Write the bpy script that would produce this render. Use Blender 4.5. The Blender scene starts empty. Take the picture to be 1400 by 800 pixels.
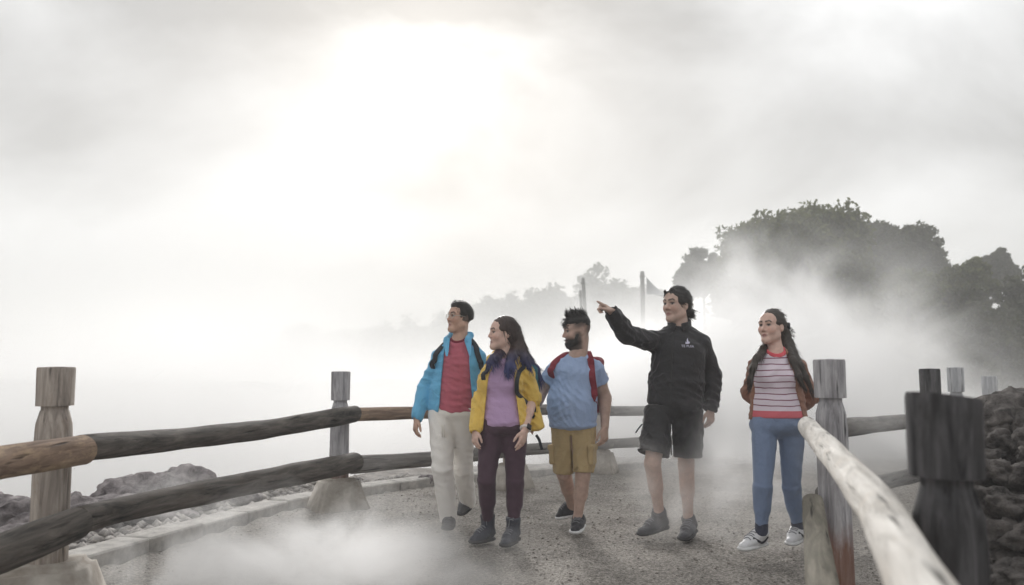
import bpy, bmesh, math, random
import numpy as np
from mathutils import Vector, Matrix, noise as mnoise
from mathutils.bvhtree import BVHTree

random.seed(7)
rng = np.random.default_rng(7)
R = math.radians
scene = bpy.context.scene
COL = scene.collection

# ------------------------------------------------------------------ camera
FPX, CW, CH = 1100.0, 1400.0, 800.0
CAMZ, HORIZON = 1.2, 510.0
PITCH = math.atan((HORIZON - CH / 2) / FPX)
cam_data = bpy.data.cameras.new('camera')
cam = bpy.data.objects.new('camera', cam_data)
COL.objects.link(cam)
cam.location = (0, 0, CAMZ)
cam.rotation_euler = (math.pi / 2 + PITCH, 0, 0)
cam_data.sensor_width = 36.0
cam_data.lens = FPX / CW * 36.0
cam_data.clip_end = 3000
cam_data.dof.use_dof = True
cam_data.dof.focus_distance = 5.9
cam_data.dof.aperture_fstop = 2.4
scene.camera = cam

# ------------------------------------------------------------------ sky and sun
SUN_EL, SUN_AZ = 21.5, -6.0            # degrees; azimuth from +Y, negative to the west of the view
world = bpy.data.worlds.new('World')
scene.world = world
world.use_nodes = True
wn, wl = world.node_tree.nodes, world.node_tree.links
wn.clear()
w_out = wn.new('ShaderNodeOutputWorld')
w_bg = wn.new('ShaderNodeBackground')
w_sky = wn.new('ShaderNodeTexSky')
w_sky.sky_type = 'NISHITA'
w_sky.sun_disc = False
w_sky.sun_elevation = R(SUN_EL)
w_sky.sun_rotation = R(SUN_AZ)
w_sky.dust_density = 4.0
w_bg.inputs['Strength'].default_value = 0.1
sun_dir = Vector((math.sin(R(SUN_AZ)) * math.cos(R(SUN_EL)), math.cos(R(SUN_AZ)) * math.cos(R(SUN_EL)), math.sin(R(SUN_EL))))


def nd(nodes, kind, **kw):
    n = nodes.new(kind)
    for k, v in kw.items():
        if k.startswith('i_'):
            key = k[2:]
            n.inputs[int(key) if key.isdigit() else key.replace('_', ' ')].default_value = v
        else:
            setattr(n, k, v)
    return n


w_tc = nd(wn, 'ShaderNodeTexCoord')
w_map = nd(wn, 'ShaderNodeMapping')
w_map.inputs['Scale'].default_value = (1.0, 1.0, 1.9)
w_map.inputs['Rotation'].default_value = (0.0, -0.5, 0.3)
w_map.inputs['Location'].default_value = (5.5, 2.2, 1.1)
w_n1 = nd(wn, 'ShaderNodeTexNoise', i_Scale=2.0, i_Detail=6.0, i_Roughness=0.52, i_Distortion=0.35)
w_rmp = nd(wn, 'ShaderNodeMapRange', i_1=0.39, i_2=0.62, i_3=2.7, i_4=6.6)
w_cloud = nd(wn, 'ShaderNodeCombineColor')
w_tint = nd(wn, 'ShaderNodeMix', data_type='RGBA', blend_type='MULTIPLY')
w_tint.inputs[0].default_value = 1.0
w_tint.inputs[7].default_value = (0.985, 0.995, 1.0, 1)
w_mix = nd(wn, 'ShaderNodeMix', data_type='RGBA')
w_mix.inputs[0].default_value = 0.97
# the sun behind thin cloud: a wide aureole round the sun's own direction
w_dot = nd(wn, 'ShaderNodeVectorMath', operation='DOT_PRODUCT')
w_dot.inputs[1].default_value = sun_dir
w_glow = nd(wn, 'ShaderNodeMath', operation='POWER', i_1=170.0)
w_glow2 = nd(wn, 'ShaderNodeMath', operation='POWER', i_1=14.0)
w_clamp = nd(wn, 'ShaderNodeMath', operation='MAXIMUM', i_1=0.0)
w_g1 = nd(wn, 'ShaderNodeMath', operation='MULTIPLY', i_1=5.4)
w_g2 = nd(wn, 'ShaderNodeMath', operation='MULTIPLY_ADD', i_1=0.5)
w_nsc = nd(wn, 'ShaderNodeMapRange', i_1=0.38, i_2=0.6, i_3=0.25, i_4=1.15)
w_gn = nd(wn, 'ShaderNodeMath', operation='MULTIPLY')
w_add = nd(wn, 'ShaderNodeMath', operation='ADD')
wl.new(w_tc.outputs['Generated'], w_map.inputs['Vector'])
wl.new(w_map.outputs[0], w_n1.inputs['Vector'])
wl.new(w_n1.outputs[0], w_rmp.inputs[0])
wl.new(w_n1.outputs[0], w_nsc.inputs[0])
wl.new(w_tc.outputs['Generated'], w_dot.inputs[0])
wl.new(w_dot.outputs['Value'], w_clamp.inputs[0])
wl.new(w_clamp.outputs[0], w_glow.inputs[0])
wl.new(w_clamp.outputs[0], w_glow2.inputs[0])
wl.new(w_glow.outputs[0], w_g1.inputs[0])
wl.new(w_glow2.outputs[0], w_g2.inputs[0])
wl.new(w_g1.outputs[0], w_g2.inputs[2])
wl.new(w_g2.outputs[0], w_gn.inputs[0])
wl.new(w_nsc.outputs[0], w_gn.inputs[1])
wl.new(w_rmp.outputs[0], w_add.inputs[0])
wl.new(w_gn.outputs[0], w_add.inputs[1])
for i in range(3):
    wl.new(w_add.outputs[0], w_cloud.inputs[i])
wl.new(w_cloud.outputs[0], w_tint.inputs[6])
wl.new(w_sky.outputs[0], w_mix.inputs[6])
wl.new(w_tint.outputs[2], w_mix.inputs[7])
wl.new(w_mix.outputs[2], w_bg.inputs['Color'])
wl.new(w_bg.outputs[0], w_out.inputs['Surface'])

sun_data = bpy.data.lights.new('sun', 'SUN')
sun_data.energy = 2.1
sun_data.angle = R(11)
sun_data.color = (1.0, 0.975, 0.945)
sun = bpy.data.objects.new('sun', sun_data)
COL.objects.link(sun)
sun.rotation_euler = (-sun_dir).to_track_quat('-Z', 'Y').to_euler()
sun.location = (-3, 20, 12)

scene.view_settings.view_transform = 'Standard'
scene.view_settings.look = 'None'
scene.view_settings.gamma = 1.0
scene.view_settings.exposure = 0.7
scene.render.engine = 'CYCLES'
cy = scene.cycles
cy.use_denoising = True
cy.denoiser = 'OPENIMAGEDENOISE'
cy.max_bounces = 12
cy.diffuse_bounces = 3
cy.glossy_bounces = 2
cy.transparent_max_bounces = 6
cy.volume_bounces = 12
cy.volume_step_rate = 1.2
cy.volume_max_steps = 96
cy.use_adaptive_sampling = True
cy.adaptive_threshold = 0.02

# ------------------------------------------------------------------ pixel helpers
_F = np.array([0, math.cos(PITCH), math.sin(PITCH)])
_U = np.array([0, -math.sin(PITCH), math.cos(PITCH)])


def ray(px, py):
    return _F + (px - CW / 2) / FPX * np.array([1.0, 0, 0]) + (CH / 2 - py) / FPX * _U


def at(px, py, Y):
    d = ray(px, py)
    return np.array([0, 0, CAMZ]) + d * (Y / d[1])


def ground(px, py, z=0.0):
    d = ray(px, py)
    return np.array([0, 0, CAMZ]) + d * ((z - CAMZ) / d[2])


def unit(v):
    v = np.asarray(v, float)
    return v / np.linalg.norm(v)


# ------------------------------------------------------------------ object helpers
def tag(o, label=None, cat=None, group=None, kind=None):
    for k, v in (('label', label), ('category', cat), ('group', group), ('kind', kind)):
        if v:
            o[k] = v
    return o


def empty(name, loc, label=None, cat=None, group=None):
    o = bpy.data.objects.new(name, None)
    o.location = tuple(float(a) for a in loc)
    o.empty_display_size = 0.1
    COL.objects.link(o)
    return tag(o, label, cat, group)


def world_loc(o):
    v = np.zeros(3)
    while o is not None:
        v += np.array(o.location)
        o = o.parent
    return v


def mesh_obj(name, verts, faces, mat, parent=None, smooth=True, col=None, loc=None):
    """Verts are world coordinates; they are stored relative to the parent (or to loc)."""
    verts = np.asarray(verts, float)
    origin = world_loc(parent) if parent is not None else np.zeros(3)
    if loc is not None:
        origin = origin + np.asarray(loc, float)
    v = verts - origin
    me = bpy.data.meshes.new(name)
    me.from_pydata(v.tolist(), [], faces.tolist() if hasattr(faces, 'tolist') else faces)
    if smooth:
        me.polygons.foreach_set('use_smooth', np.ones(len(me.polygons), bool))
    if col is not None:
        at_ = me.attributes.new('Col', 'FLOAT_COLOR', 'POINT')
        c = np.ones((len(v), 4))
        c[:, :3] = col
        at_.data.foreach_set('color', c.ravel())
    me.materials.append(mat)
    o = bpy.data.objects.new(name, me)
    if loc is not None:
        o.location = tuple(float(a) for a in loc)
    COL.objects.link(o)
    if parent is not None:
        o.parent = parent
    return o


# ------------------------------------------------------------------ materials
def s2l(c):
    return tuple(((x / 255) / 12.92 if x / 255 <= 0.04045 else ((x / 255 + 0.055) / 1.055) ** 2.4) for x in c)


def new_mat(name):
    m = bpy.data.materials.new(name)
    m.use_nodes = True
    nt = m.node_tree
    return m, nt.nodes, nt.links, nt.nodes['Principled BSDF']


def c4(c):
    return (c[0], c[1], c[2], 1.0)


def fabric(name, rgb, rough=0.85, weave=260.0, fold=0.25, var=0.18, sheen=0.15):
    m, n, l, b = new_mat(name)
    base = s2l(rgb)
    tc = nd(n, 'ShaderNodeTexCoord')
    n1 = nd(n, 'ShaderNodeTexNoise', i_Scale=7.0, i_Detail=5.0, i_Roughness=0.6)
    mx = nd(n, 'ShaderNodeMix', data_type='RGBA')
    mx.inputs[6].default_value = c4([x * (1 - var) for x in base])
    mx.inputs[7].default_value = c4([min(1, x * (1 + var)) for x in base])
    l.new(tc.outputs['Object'], n1.inputs['Vector'])
    l.new(n1.outputs[0], mx.inputs[0])
    l.new(mx.outputs[2], b.inputs['Base Color'])
    n2 = nd(n, 'ShaderNodeTexNoise', i_Scale=22.0, i_Detail=4.0, i_Roughness=0.55, i_Distortion=1.2)
    n3 = nd(n, 'ShaderNodeTexNoise', i_Scale=weave, i_Detail=2.0)
    l.new(tc.outputs['Object'], n2.inputs['Vector'])
    l.new(tc.outputs['Object'], n3.inputs['Vector'])
    bp = nd(n, 'ShaderNodeBump', i_Strength=min(1, fold * 1.6), i_Distance=0.025)
    bp2 = nd(n, 'ShaderNodeBump', i_Strength=0.25, i_Distance=0.002)
    l.new(n2.outputs[0], bp.inputs['Height'])
    l.new(n3.outputs[0], bp2.inputs['Height'])
    l.new(bp.outputs[0], bp2.inputs['Normal'])
    l.new(bp2.outputs[0], b.inputs['Normal'])
    b.inputs['Roughness'].default_value = rough
    b.inputs['Sheen Weight'].default_value = sheen
    b.inputs['Specular IOR Level'].default_value = 0.3
    return m


def vcol_mat(name, rough=0.55, spec=0.4, sss=0.0, bump=0.0, bscale=120.0):
    m, n, l, b = new_mat(name)
    a = nd(n, 'ShaderNodeAttribute', attribute_name='Col')
    tc = nd(n, 'ShaderNodeTexCoord')
    n1 = nd(n, 'ShaderNodeTexNoise', i_Scale=30.0, i_Detail=4.0)
    mr = nd(n, 'ShaderNodeMapRange', i_1=0.3, i_2=0.7, i_3=0.88, i_4=1.1)
    vm = nd(n, 'ShaderNodeVectorMath', operation='SCALE')
    l.new(tc.outputs['Object'], n1.inputs['Vector'])
    l.new(n1.outputs[0], mr.inputs[0])
    l.new(a.outputs['Color'], vm.inputs[0])
    l.new(mr.outputs[0], vm.inputs['Scale'])
    l.new(vm.outputs[0], b.inputs['Base Color'])
    b.inputs['Roughness'].default_value = rough
    b.inputs['Specular IOR Level'].default_value = spec
    if sss:
        b.inputs['Subsurface Weight'].default_value = sss
        b.inputs['Subsurface Radius'].default_value = (0.012, 0.005, 0.003)
        b.inputs['Subsurface Scale'].default_value = 1.0
    if bump:
        n2 = nd(n, 'ShaderNodeTexNoise', i_Scale=bscale, i_Detail=3.0)
        bp = nd(n, 'ShaderNodeBump', i_Strength=bump, i_Distance=0.003)
        l.new(tc.outputs['Object'], n2.inputs['Vector'])
        l.new(n2.outputs[0], bp.inputs['Height'])
        l.new(bp.outputs[0], b.inputs['Normal'])
    return m


def wood(name, c1, c2, c3, stain=0.5, rough=0.85, lowc=None):
    """Weathered timber: grain along local Z, blotches of c3; lowc is a stain with its own shape near the foot."""
    m, n, l, b = new_mat(name)
    tc = nd(n, 'ShaderNodeTexCoord')
    oi = nd(n, 'ShaderNodeObjectInfo')
    ad = nd(n, 'ShaderNodeVectorMath', operation='ADD')
    l.new(tc.outputs['Object'], ad.inputs[0])
    cmb = nd(n, 'ShaderNodeCombineXYZ')
    ml = nd(n, 'ShaderNodeMath', operation='MULTIPLY', i_1=37.0)
    l.new(oi.outputs['Random'], ml.inputs[0])
    l.new(ml.outputs[0], cmb.inputs[2])
    l.new(cmb.outputs[0], ad.inputs[1])
    mp = nd(n, 'ShaderNodeMapping')
    mp.inputs['Scale'].default_value = (15, 15, 1.5)
    l.new(ad.outputs[0], mp.inputs['Vector'])
    g = nd(n, 'ShaderNodeTexNoise', i_Scale=1.6, i_Detail=8.0, i_Roughness=0.65, i_Distortion=0.6)
    l.new(mp.outputs[0], g.inputs['Vector'])
    cr = nd(n, 'ShaderNodeValToRGB')
    cr.color_ramp.elements[0].position = 0.32
    cr.color_ramp.elements[1].position = 0.68
    cr.color_ramp.elements[0].color = c4(s2l(c1))
    cr.color_ramp.elements[1].color = c4(s2l(c2))
    l.new(g.outputs[0], cr.inputs[0])
    mp2 = nd(n, 'ShaderNodeMapping')
    mp2.inputs['Scale'].default_value = (5, 5, 2.0)
    l.new(ad.outputs[0], mp2.inputs['Vector'])
    bl = nd(n, 'ShaderNodeTexNoise', i_Scale=2.4, i_Detail=8.0, i_Roughness=0.7)
    l.new(mp2.outputs[0], bl.inputs['Vector'])
    mr = nd(n, 'ShaderNodeMapRange', i_1=0.5, i_2=0.66, i_3=0.0, i_4=stain)
    l.new(bl.outputs[0], mr.inputs[0])
    mx = nd(n, 'ShaderNodeMix', data_type='RGBA')
    l.new(mr.outputs[0], mx.inputs[0])
    l.new(cr.outputs[0], mx.inputs[6])
    mx.inputs[7].default_value = c4(s2l(c3))
    colout = mx.outputs[2]
    # fine dark drying cracks along the grain
    mp3 = nd(n, 'ShaderNodeMapping')
    mp3.inputs['Scale'].default_value = (32, 32, 2.2)
    l.new(ad.outputs[0], mp3.inputs['Vector'])
    ck = nd(n, 'ShaderNodeTexNoise', i_Scale=1.0, i_Detail=3.0, i_Roughness=0.5)
    l.new(mp3.outputs[0], ck.inputs['Vector'])
    cm = nd(n, 'ShaderNodeMapRange', i_1=0.28, i_2=0.38, i_3=1.0, i_4=0.0)
    l.new(ck.outputs[0], cm.inputs[0])
    mxc = nd(n, 'ShaderNodeMix', data_type='RGBA')
    l.new(cm.outputs[0], mxc.inputs[0])
    l.new(colout, mxc.inputs[6])
    mxc.inputs[7].default_value = c4([x * 0.35 for x in s2l(c1)])
    colout = mxc.outputs[2]
    if lowc is not None:
        sp = nd(n, 'ShaderNodeSeparateXYZ')
        l.new(tc.outputs['Object'], sp.inputs[0])
        am = nd(n, 'ShaderNodeMath', operation='MULTIPLY_ADD', i_1=-0.5)
        l.new(bl.outputs[0], am.inputs[0])
        l.new(sp.outputs[2], am.inputs[2])
        mr2 = nd(n, 'ShaderNodeMapRange', i_1=-0.05, i_2=0.2, i_3=0.8, i_4=0.0)
        l.new(am.outputs[0], mr2.inputs[0])
        mx2 = nd(n, 'ShaderNodeMix', data_type='RGBA')
        l.new(mr2.outputs[0], mx2.inputs[0])
        l.new(colout, mx2.inputs[6])
        mx2.inputs[7].default_value = c4(s2l(lowc))
        colout = mx2.outputs[2]
    l.new(colout, b.inputs['Base Color'])
    sm = nd(n, 'ShaderNodeMath', operation='SUBTRACT')
    l.new(g.outputs[0], sm.inputs[0])
    l.new(cm.outputs[0], sm.inputs[1])
    bp = nd(n, 'ShaderNodeBump', i_Strength=0.75, i_Distance=0.008)
    l.new(sm.outputs[0], bp.inputs['Height'])
    l.new(bp.outputs[0], b.inputs['Normal'])
    b.inputs['Roughness'].default_value = rough
    b.inputs['Specular IOR Level'].default_value = 0.3
    return m


def stone(name, c1, c2, scale=6.0, bump=0.6, rough=0.9, dist=0.03, c3=None):
    m, n, l, b = new_mat(name)
    geo = nd(n, 'ShaderNodeNewGeometry')
    n1 = nd(n, 'ShaderNodeTexNoise', i_Scale=scale, i_Detail=9.0, i_Roughness=0.68)
    l.new(geo.outputs['Position'], n1.inputs['Vector'])
    cr = nd(n, 'ShaderNodeValToRGB')
    cr.color_ramp.elements[0].position = 0.34
    cr.color_ramp.elements[1].position = 0.66
    cr.color_ramp.elements[0].color = c4(s2l(c1))
    cr.color_ramp.elements[1].color = c4(s2l(c2))
    l.new(n1.outputs[0], cr.inputs[0])
    colout = cr.outputs[0]
    if c3:
        n3 = nd(n, 'ShaderNodeTexNoise', i_Scale=scale * 0.45, i_Detail=5.0)
        l.new(geo.outputs['Position'], n3.inputs['Vector'])
        mr = nd(n, 'ShaderNodeMapRange', i_1=0.5, i_2=0.62, i_3=0.0, i_4=0.8)
        l.new(n3.outputs[0], mr.inputs[0])
        mx = nd(n, 'ShaderNodeMix', data_type='RGBA')
        l.new(mr.outputs[0], mx.inputs[0])
        l.new(colout, mx.inputs[6])
        mx.inputs[7].default_value = c4(s2l(c3))
        colout = mx.outputs[2]
    l.new(colout, b.inputs['Base Color'])
    n2 = nd(n, 'ShaderNodeTexNoise', i_Scale=scale * 3.5, i_Detail=8.0, i_Roughness=0.7)
    l.new(geo.outputs['Position'], n2.inputs['Vector'])
    bp = nd(n, 'ShaderNodeBump', i_Strength=bump, i_Distance=dist)
    l.new(n2.outputs[0], bp.inputs['Height'])
    l.new(bp.outputs[0], b.inputs['Normal'])
    b.inputs['Roughness'].default_value = rough
    b.inputs['Specular IOR Level'].default_value = 0.25
    return m


def gravel_mat():
    m, n, l, b = new_mat('gravel_path')
    geo = nd(n, 'ShaderNodeNewGeometry')
    v = nd(n, 'ShaderNodeTexVoronoi', i_Scale=95.0)
    v2 = nd(n, 'ShaderNodeTexVoronoi', i_Scale=24.0)
    n1 = nd(n, 'ShaderNodeTexNoise', i_Scale=1.6, i_Detail=7.0, i_Roughness=0.6)
    n2 = nd(n, 'ShaderNodeTexNoise', i_Scale=42.0, i_Detail=6.0, i_Roughness=0.75)
    for x in (v, v2, n1, n2):
        l.new(geo.outputs['Position'], x.inputs['Vector'])
    sep = nd(n, 'ShaderNodeSeparateColor')
    l.new(v.outputs['Color'], sep.inputs[0])
    mixf = nd(n, 'ShaderNodeMath', operation='MULTIPLY_ADD', i_1=0.45)
    l.new(sep.outputs[0], mixf.inputs[0])
    l.new(n2.outputs[0], mixf.inputs[2])
    mr = nd(n, 'ShaderNodeMath', operation='MULTIPLY_ADD', i_1=0.8)
    l.new(n1.outputs[0], mr.inputs[0])
    l.new(mixf.outputs[0], mr.inputs[2])
    cr = nd(n, 'ShaderNodeValToRGB')
    e = cr.color_ramp.elements
    e[0].position, e[1].position = 0.85, 1.35
    mp = nd(n, 'ShaderNodeMapRange', i_1=0.72, i_2=1.42, i_3=0.0, i_4=1.0)
    l.new(mr.outputs[0], mp.inputs[0])
    e[0].position, e[1].position = 0.12, 0.92
    e[0].color = c4(s2l((94, 90, 86)))
    e[1].color = c4(s2l((176, 170, 163)))
    em = cr.color_ramp.elements.new(0.5)
    em.color = c4(s2l((130, 125, 119)))
    l.new(mp.outputs[0], cr.inputs[0])
    l.new(cr.outputs[0], b.inputs['Base Color'])
    ad = nd(n, 'ShaderNodeMath', operation='MULTIPLY_ADD', i_1=1.4)
    l.new(v.outputs['Distance'], ad.inputs[0])
    l.new(n2.outputs[0], ad.inputs[2])
    ad2 = nd(n, 'ShaderNodeMath', operation='ADD')
    l.new(ad.outputs[0], ad2.inputs[0])
    l.new(v2.outputs['Distance'], ad2.inputs[1])
    bp = nd(n, 'ShaderNodeBump', i_Strength=0.7, i_Distance=0.008)
    bp.invert = True
    l.new(ad2.outputs[0], bp.inputs['Height'])
    l.new(bp.outputs[0], b.inputs['Normal'])
    b.inputs['Roughness'].default_value = 0.92
    b.inputs['Specular IOR Level'].default_value = 0.2
    return m


def leaf_mat(name, c1, c2):
    m, n, l, b = new_mat(name)
    geo = nd(n, 'ShaderNodeNewGeometry')
    n1 = nd(n, 'ShaderNodeTexNoise', i_Scale=0.9, i_Detail=4.0)
    l.new(geo.outputs['Position'], n1.inputs['Vector'])
    ml = nd(n, 'ShaderNodeMath', operation='MULTIPLY_ADD', i_1=0.5)
    l.new(geo.outputs['Random Per Island'], ml.inputs[0])
    sb = nd(n, 'ShaderNodeMath', operation='SUBTRACT', i_1=0.25)
    l.new(n1.outputs[0], sb.inputs[0])
    l.new(sb.outputs[0], ml.inputs[2])
    mx = nd(n, 'ShaderNodeMix', data_type='RGBA')
    l.new(ml.outputs[0], mx.inputs[0])
    mx.inputs[6].default_value = c4(c1)
    mx.inputs[7].default_value = c4(c2)
    l.new(mx.outputs[2], b.inputs['Base Color'])
    b.inputs['Roughness'].default_value = 0.6
    b.inputs['Specular IOR Level'].default_value = 0.3
    tr = nd(n, 'ShaderNodeBsdfTranslucent')
    l.new(mx.outputs[2], tr.inputs['Color'])
    ms = nd(n, 'ShaderNodeMixShader', i_0=0.25)
    l.new(b.outputs[0], ms.inputs[1])
    l.new(tr.outputs[0], ms.inputs[2])
    l.new(ms.outputs[0], n['Material Output'].inputs['Surface'])
    return m


def plain(name, rgb, rough=0.5, metal=0.0, bump=0.0, scale=60.0):
    m, n, l, b = new_mat(name)
    tc = nd(n, 'ShaderNodeTexCoord')
    n1 = nd(n, 'ShaderNodeTexNoise', i_Scale=scale, i_Detail=4.0)
    l.new(tc.outputs['Object'], n1.inputs['Vector'])
    base = s2l(rgb)
    mx = nd(n, 'ShaderNodeMix', data_type='RGBA')
    mx.inputs[6].default_value = c4([x * 0.85 for x in base])
    mx.inputs[7].default_value = c4([min(1, x * 1.12) for x in base])
    l.new(n1.outputs[0], mx.inputs[0])
    l.new(mx.outputs[2], b.inputs['Base Color'])
    b.inputs['Roughness'].default_value = rough
    b.inputs['Metallic'].default_value = metal
    if bump:
        bp = nd(n, 'ShaderNodeBump', i_Strength=bump, i_Distance=0.004)
        l.new(n1.outputs[0], bp.inputs['Height'])
        l.new(bp.outputs[0], b.inputs['Normal'])
    return m


# ------------------------------------------------------------------ ground, path, kerb
KERB = np.array([(-3.75, 0.6), (-3.2, 3.0), (-2.63, 5.07), (-2.0, 7.3), (-1.5, 8.15), (-0.83, 8.95), (0.17, 9.5), (1.3, 10.2), (3.0, 10.9), (6.0, 11.6), (10.0, 12.0)])


def kerb_dist(x, y):
    """Signed distance to the kerb line, positive on the far (valley) side."""
    p = np.stack([np.asarray(x, float), np.asarray(y, float)], -1)
    best = np.full(p.shape[:-1], 1e9)
    sgn = np.ones(p.shape[:-1])
    for a, b in zip(KERB[:-1], KERB[1:]):
        ab = b - a
        t = np.clip(((p - a) @ ab) / (ab @ ab), 0, 1)
        q = p - (a + t[..., None] * ab)
        d = np.hypot(q[..., 0], q[..., 1])
        cr = ab[0] * (p[..., 1] - a[1]) - ab[1] * (p[..., 0] - a[0])
        m = d < best
        best = np.where(m, d, best)
        sgn = np.where(m, np.where(cr > 0, 1, -1), sgn)
    return best * sgn


def wob(x, y, s=0.0):
    return (np.sin(x * 1.7 + s) * np.sin(y * 1.3 + 2 * s) + 0.5 * np.sin(x * 3.9 + y * 2.3 + s) + 0.3 * np.sin(x * 7.1 - y * 6.3 + 3 * s)) / 1.8


def terrain_z(x, y):
    x = np.asarray(x, float)
    y = np.asarray(y, float)
    kd = kerb_dist(x, y)
    far = np.clip((kd - 1.3) / 5.0, 0, 1)
    z = -3.2 * far * far * (3 - 2 * far)
    z = z + 0.05 * wob(x * 2, y * 2) * np.clip(kd / 0.6, 0, 1)
    # the wooded hill across the valley
    hill = np.clip((y - 26) / 40, 0, 1)
    hx = 1 / (1 + np.exp(-(x - 8) / 6.0))
    z = z + hill * hill * (3 - 2 * hill) * (3.2 + 4.5 * hx + 0.6 * wob(x * .2, y * .2))
    z = z - np.where(kd > 0, 0.02, 0.06)
    return z


gx = np.unique(np.concatenate([np.linspace(-700, -40, 24), np.linspace(-40, -8, 33), np.linspace(-8, 12, 90), np.linspace(12, 60, 40), np.linspace(60, 700, 24)]))
gy = np.unique(np.concatenate([np.linspace(-300, -4, 16), np.linspace(-4, 1, 8), np.linspace(1, 18, 90), np.linspace(18, 80, 50), np.linspace(80, 900, 26)]))
GX, GY = np.meshgrid(gx, gy, indexing='ij')
GZ = terrain_z(GX, GY)
nx, ny = GX.shape
idx = np.arange(nx * ny).reshape(nx, ny)
quads = np.stack([idx[:-1, :-1], idx[1:, :-1], idx[1:, 1:], idx[:-1, 1:]], -1).reshape(-1, 4)
m_terrain = stone('sinter_ground', (92, 88, 86), (196, 190, 184), scale=5.0, bump=0.8, dist=0.03, c3=(138, 128, 120))
tn, tl = m_terrain.node_tree.nodes, m_terrain.node_tree.links
t_geo = nd(tn, 'ShaderNodeNewGeometry')
t_sep = nd(tn, 'ShaderNodeSeparateXYZ')
tl.new(t_geo.outputs['Position'], t_sep.inputs[0])
t_ns = nd(tn, 'ShaderNodeTexNoise', i_Scale=.35, i_Detail=6.0)
tl.new(t_geo.outputs['Position'], t_ns.inputs['Vector'])
t_ad = nd(tn, 'ShaderNodeMath', operation='MULTIPLY_ADD', i_1=14.0)
tl.new(t_ns.outputs[0], t_ad.inputs[0])
tl.new(t_sep.outputs[1], t_ad.inputs[2])
t_mr = nd(tn, 'ShaderNodeMapRange', i_1=30.0, i_2=36.0)
tl.new(t_ad.outputs[0], t_mr.inputs[0])
t_mx = nd(tn, 'ShaderNodeMix', data_type='RGBA')
tb = tn['Principled BSDF']
tl.new(t_mr.outputs[0], t_mx.inputs[0])
tl.new(tb.inputs['Base Color'].links[0].from_socket, t_mx.inputs[6])
t_mx.inputs[7].default_value = (.055, .062, .03, 1)
tl.new(t_mx.outputs[2], tb.inputs['Base Color'])
ter = mesh_obj('ground', np.stack([GX, GY, GZ], -1).reshape(-1, 3), quads, m_terrain)
tag(ter, 'pale crusted rocky ground falling away beyond the path', None, kind='structure')

px_ = np.arange(-3.9, 9.5, 0.09)
py_ = np.arange(-1.0, 12.2, 0.09)
PX, PY = np.meshgrid(px_, py_, indexing='ij')
PZ = 0.010 * wob(PX, PY, 1.0) + 0.004 * wob(PX * 4, PY * 4, 2.0)
keep = (kerb_dist(PX, PY) < -0.02)
n1_, n2_ = PX.shape
idx = np.arange(n1_ * n2_).reshape(n1_, n2_)
cellk = keep[:-1, :-1] & keep[1:, :-1] & keep[1:, 1:] & keep[:-1, 1:]
quads = np.stack([idx[:-1, :-1], idx[1:, :-1], idx[1:, 1:], idx[:-1, 1:]], -1)[cellk]
used = np.unique(quads)
remap = -np.ones(n1_ * n2_, int)
remap[used] = np.arange(len(used))
PV = np.stack([PX, PY, PZ], -1).reshape(-1, 3)[used]
m_gravel = gravel_mat()
path = mesh_obj('path', PV, remap[quads], m_gravel)
tag(path, 'wide grey gravel path curving between two timber fences', None, kind='structure')


def box_verts(c, ux, uy, uz, hx, hy, hz, bev=0.0):
    """Chamfered box as verts/faces (24 verts)."""
    bm = bmesh.new()
    bmesh.ops.create_cube(bm, size=1.0)
    for v in bm.verts:
        v.co = Vector((v.co.x * 2 * hx, v.co.y * 2 * hy, v.co.z * 2 * hz))
    if bev:
        bmesh.ops.bevel(bm, geom=list(bm.edges), offset=bev, segments=1, affect='EDGES')
    V = np.array([v.co[:] for v in bm.verts])
    Fc = [[v.index for v in f.verts] for f in bm.faces]
    bm.free()
    M = np.stack([unit(ux), unit(uy), unit(uz)], 0)
    return V @ M + np.asarray(c), Fc


m_kerb = stone('kerb_concrete', (150, 146, 142), (198, 194, 188), scale=9.0, bump=0.3, dist=0.01)
kerb = tag(empty('kerb', (-2.3, 6.0, 0.0), 'line of pale concrete edging slabs along the gravel path'), kind='structure')
for a, b in zip(KERB[1:-3], KERB[2:-2]):
    L = np.linalg.norm(b - a)
    k = max(1, round(L / 0.62))
    for i in range(k):
        c = a + (b - a) * (i + 0.5) / k
        d = np.array([*(b - a) / L, 0.0])
        s = np.array([-d[1], d[0], 0])
        cc = np.array([c[0], c[1], 0.0]) + s * (0.11 + random.uniform(-.012, .012)) + np.array([0, 0, 0.015 + random.uniform(-.008, .008)])
        V, Fc = box_verts(cc, d, s, (random.uniform(-.02, .02), random.uniform(-.02, .02), 1), L / k / 2 - 0.008, 0.125, 0.06, 0.012)
        mesh_obj('kerb_stone', V, Fc, m_kerb, kerb, smooth=False)


# ------------------------------------------------------------------ rocks
def rock_mesh(seed, sub=4, amp=0.35, ridged=0.25):
    bm = bmesh.new()
    bmesh.ops.create_icosphere(bm, subdivisions=sub, radius=1.0)
    off = Vector((seed * 13.7, seed * 5.1, seed * 9.3))
    for v in bm.verts:
        p = v.co.copy()
        d = mnoise.fractal(p * 0.9 + off, 1.0, 2.0, 3) * amp
        d += (mnoise.ridged_multi_fractal(p * 2.1 + off, 1.0, 2.1, 4, 1.0, 2.0) - 1.0) * ridged * 0.5
        d += mnoise.fractal(p * 7 + off, 0.8, 2.0, 3) * 0.05
        v.co = p * (1 + d)
    me = bpy.data.meshes.new('rock')
    bm.to_mesh(me)
    bm.free()
    me.polygons.foreach_set('use_smooth', np.ones(len(me.polygons), bool))
    return me


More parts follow.
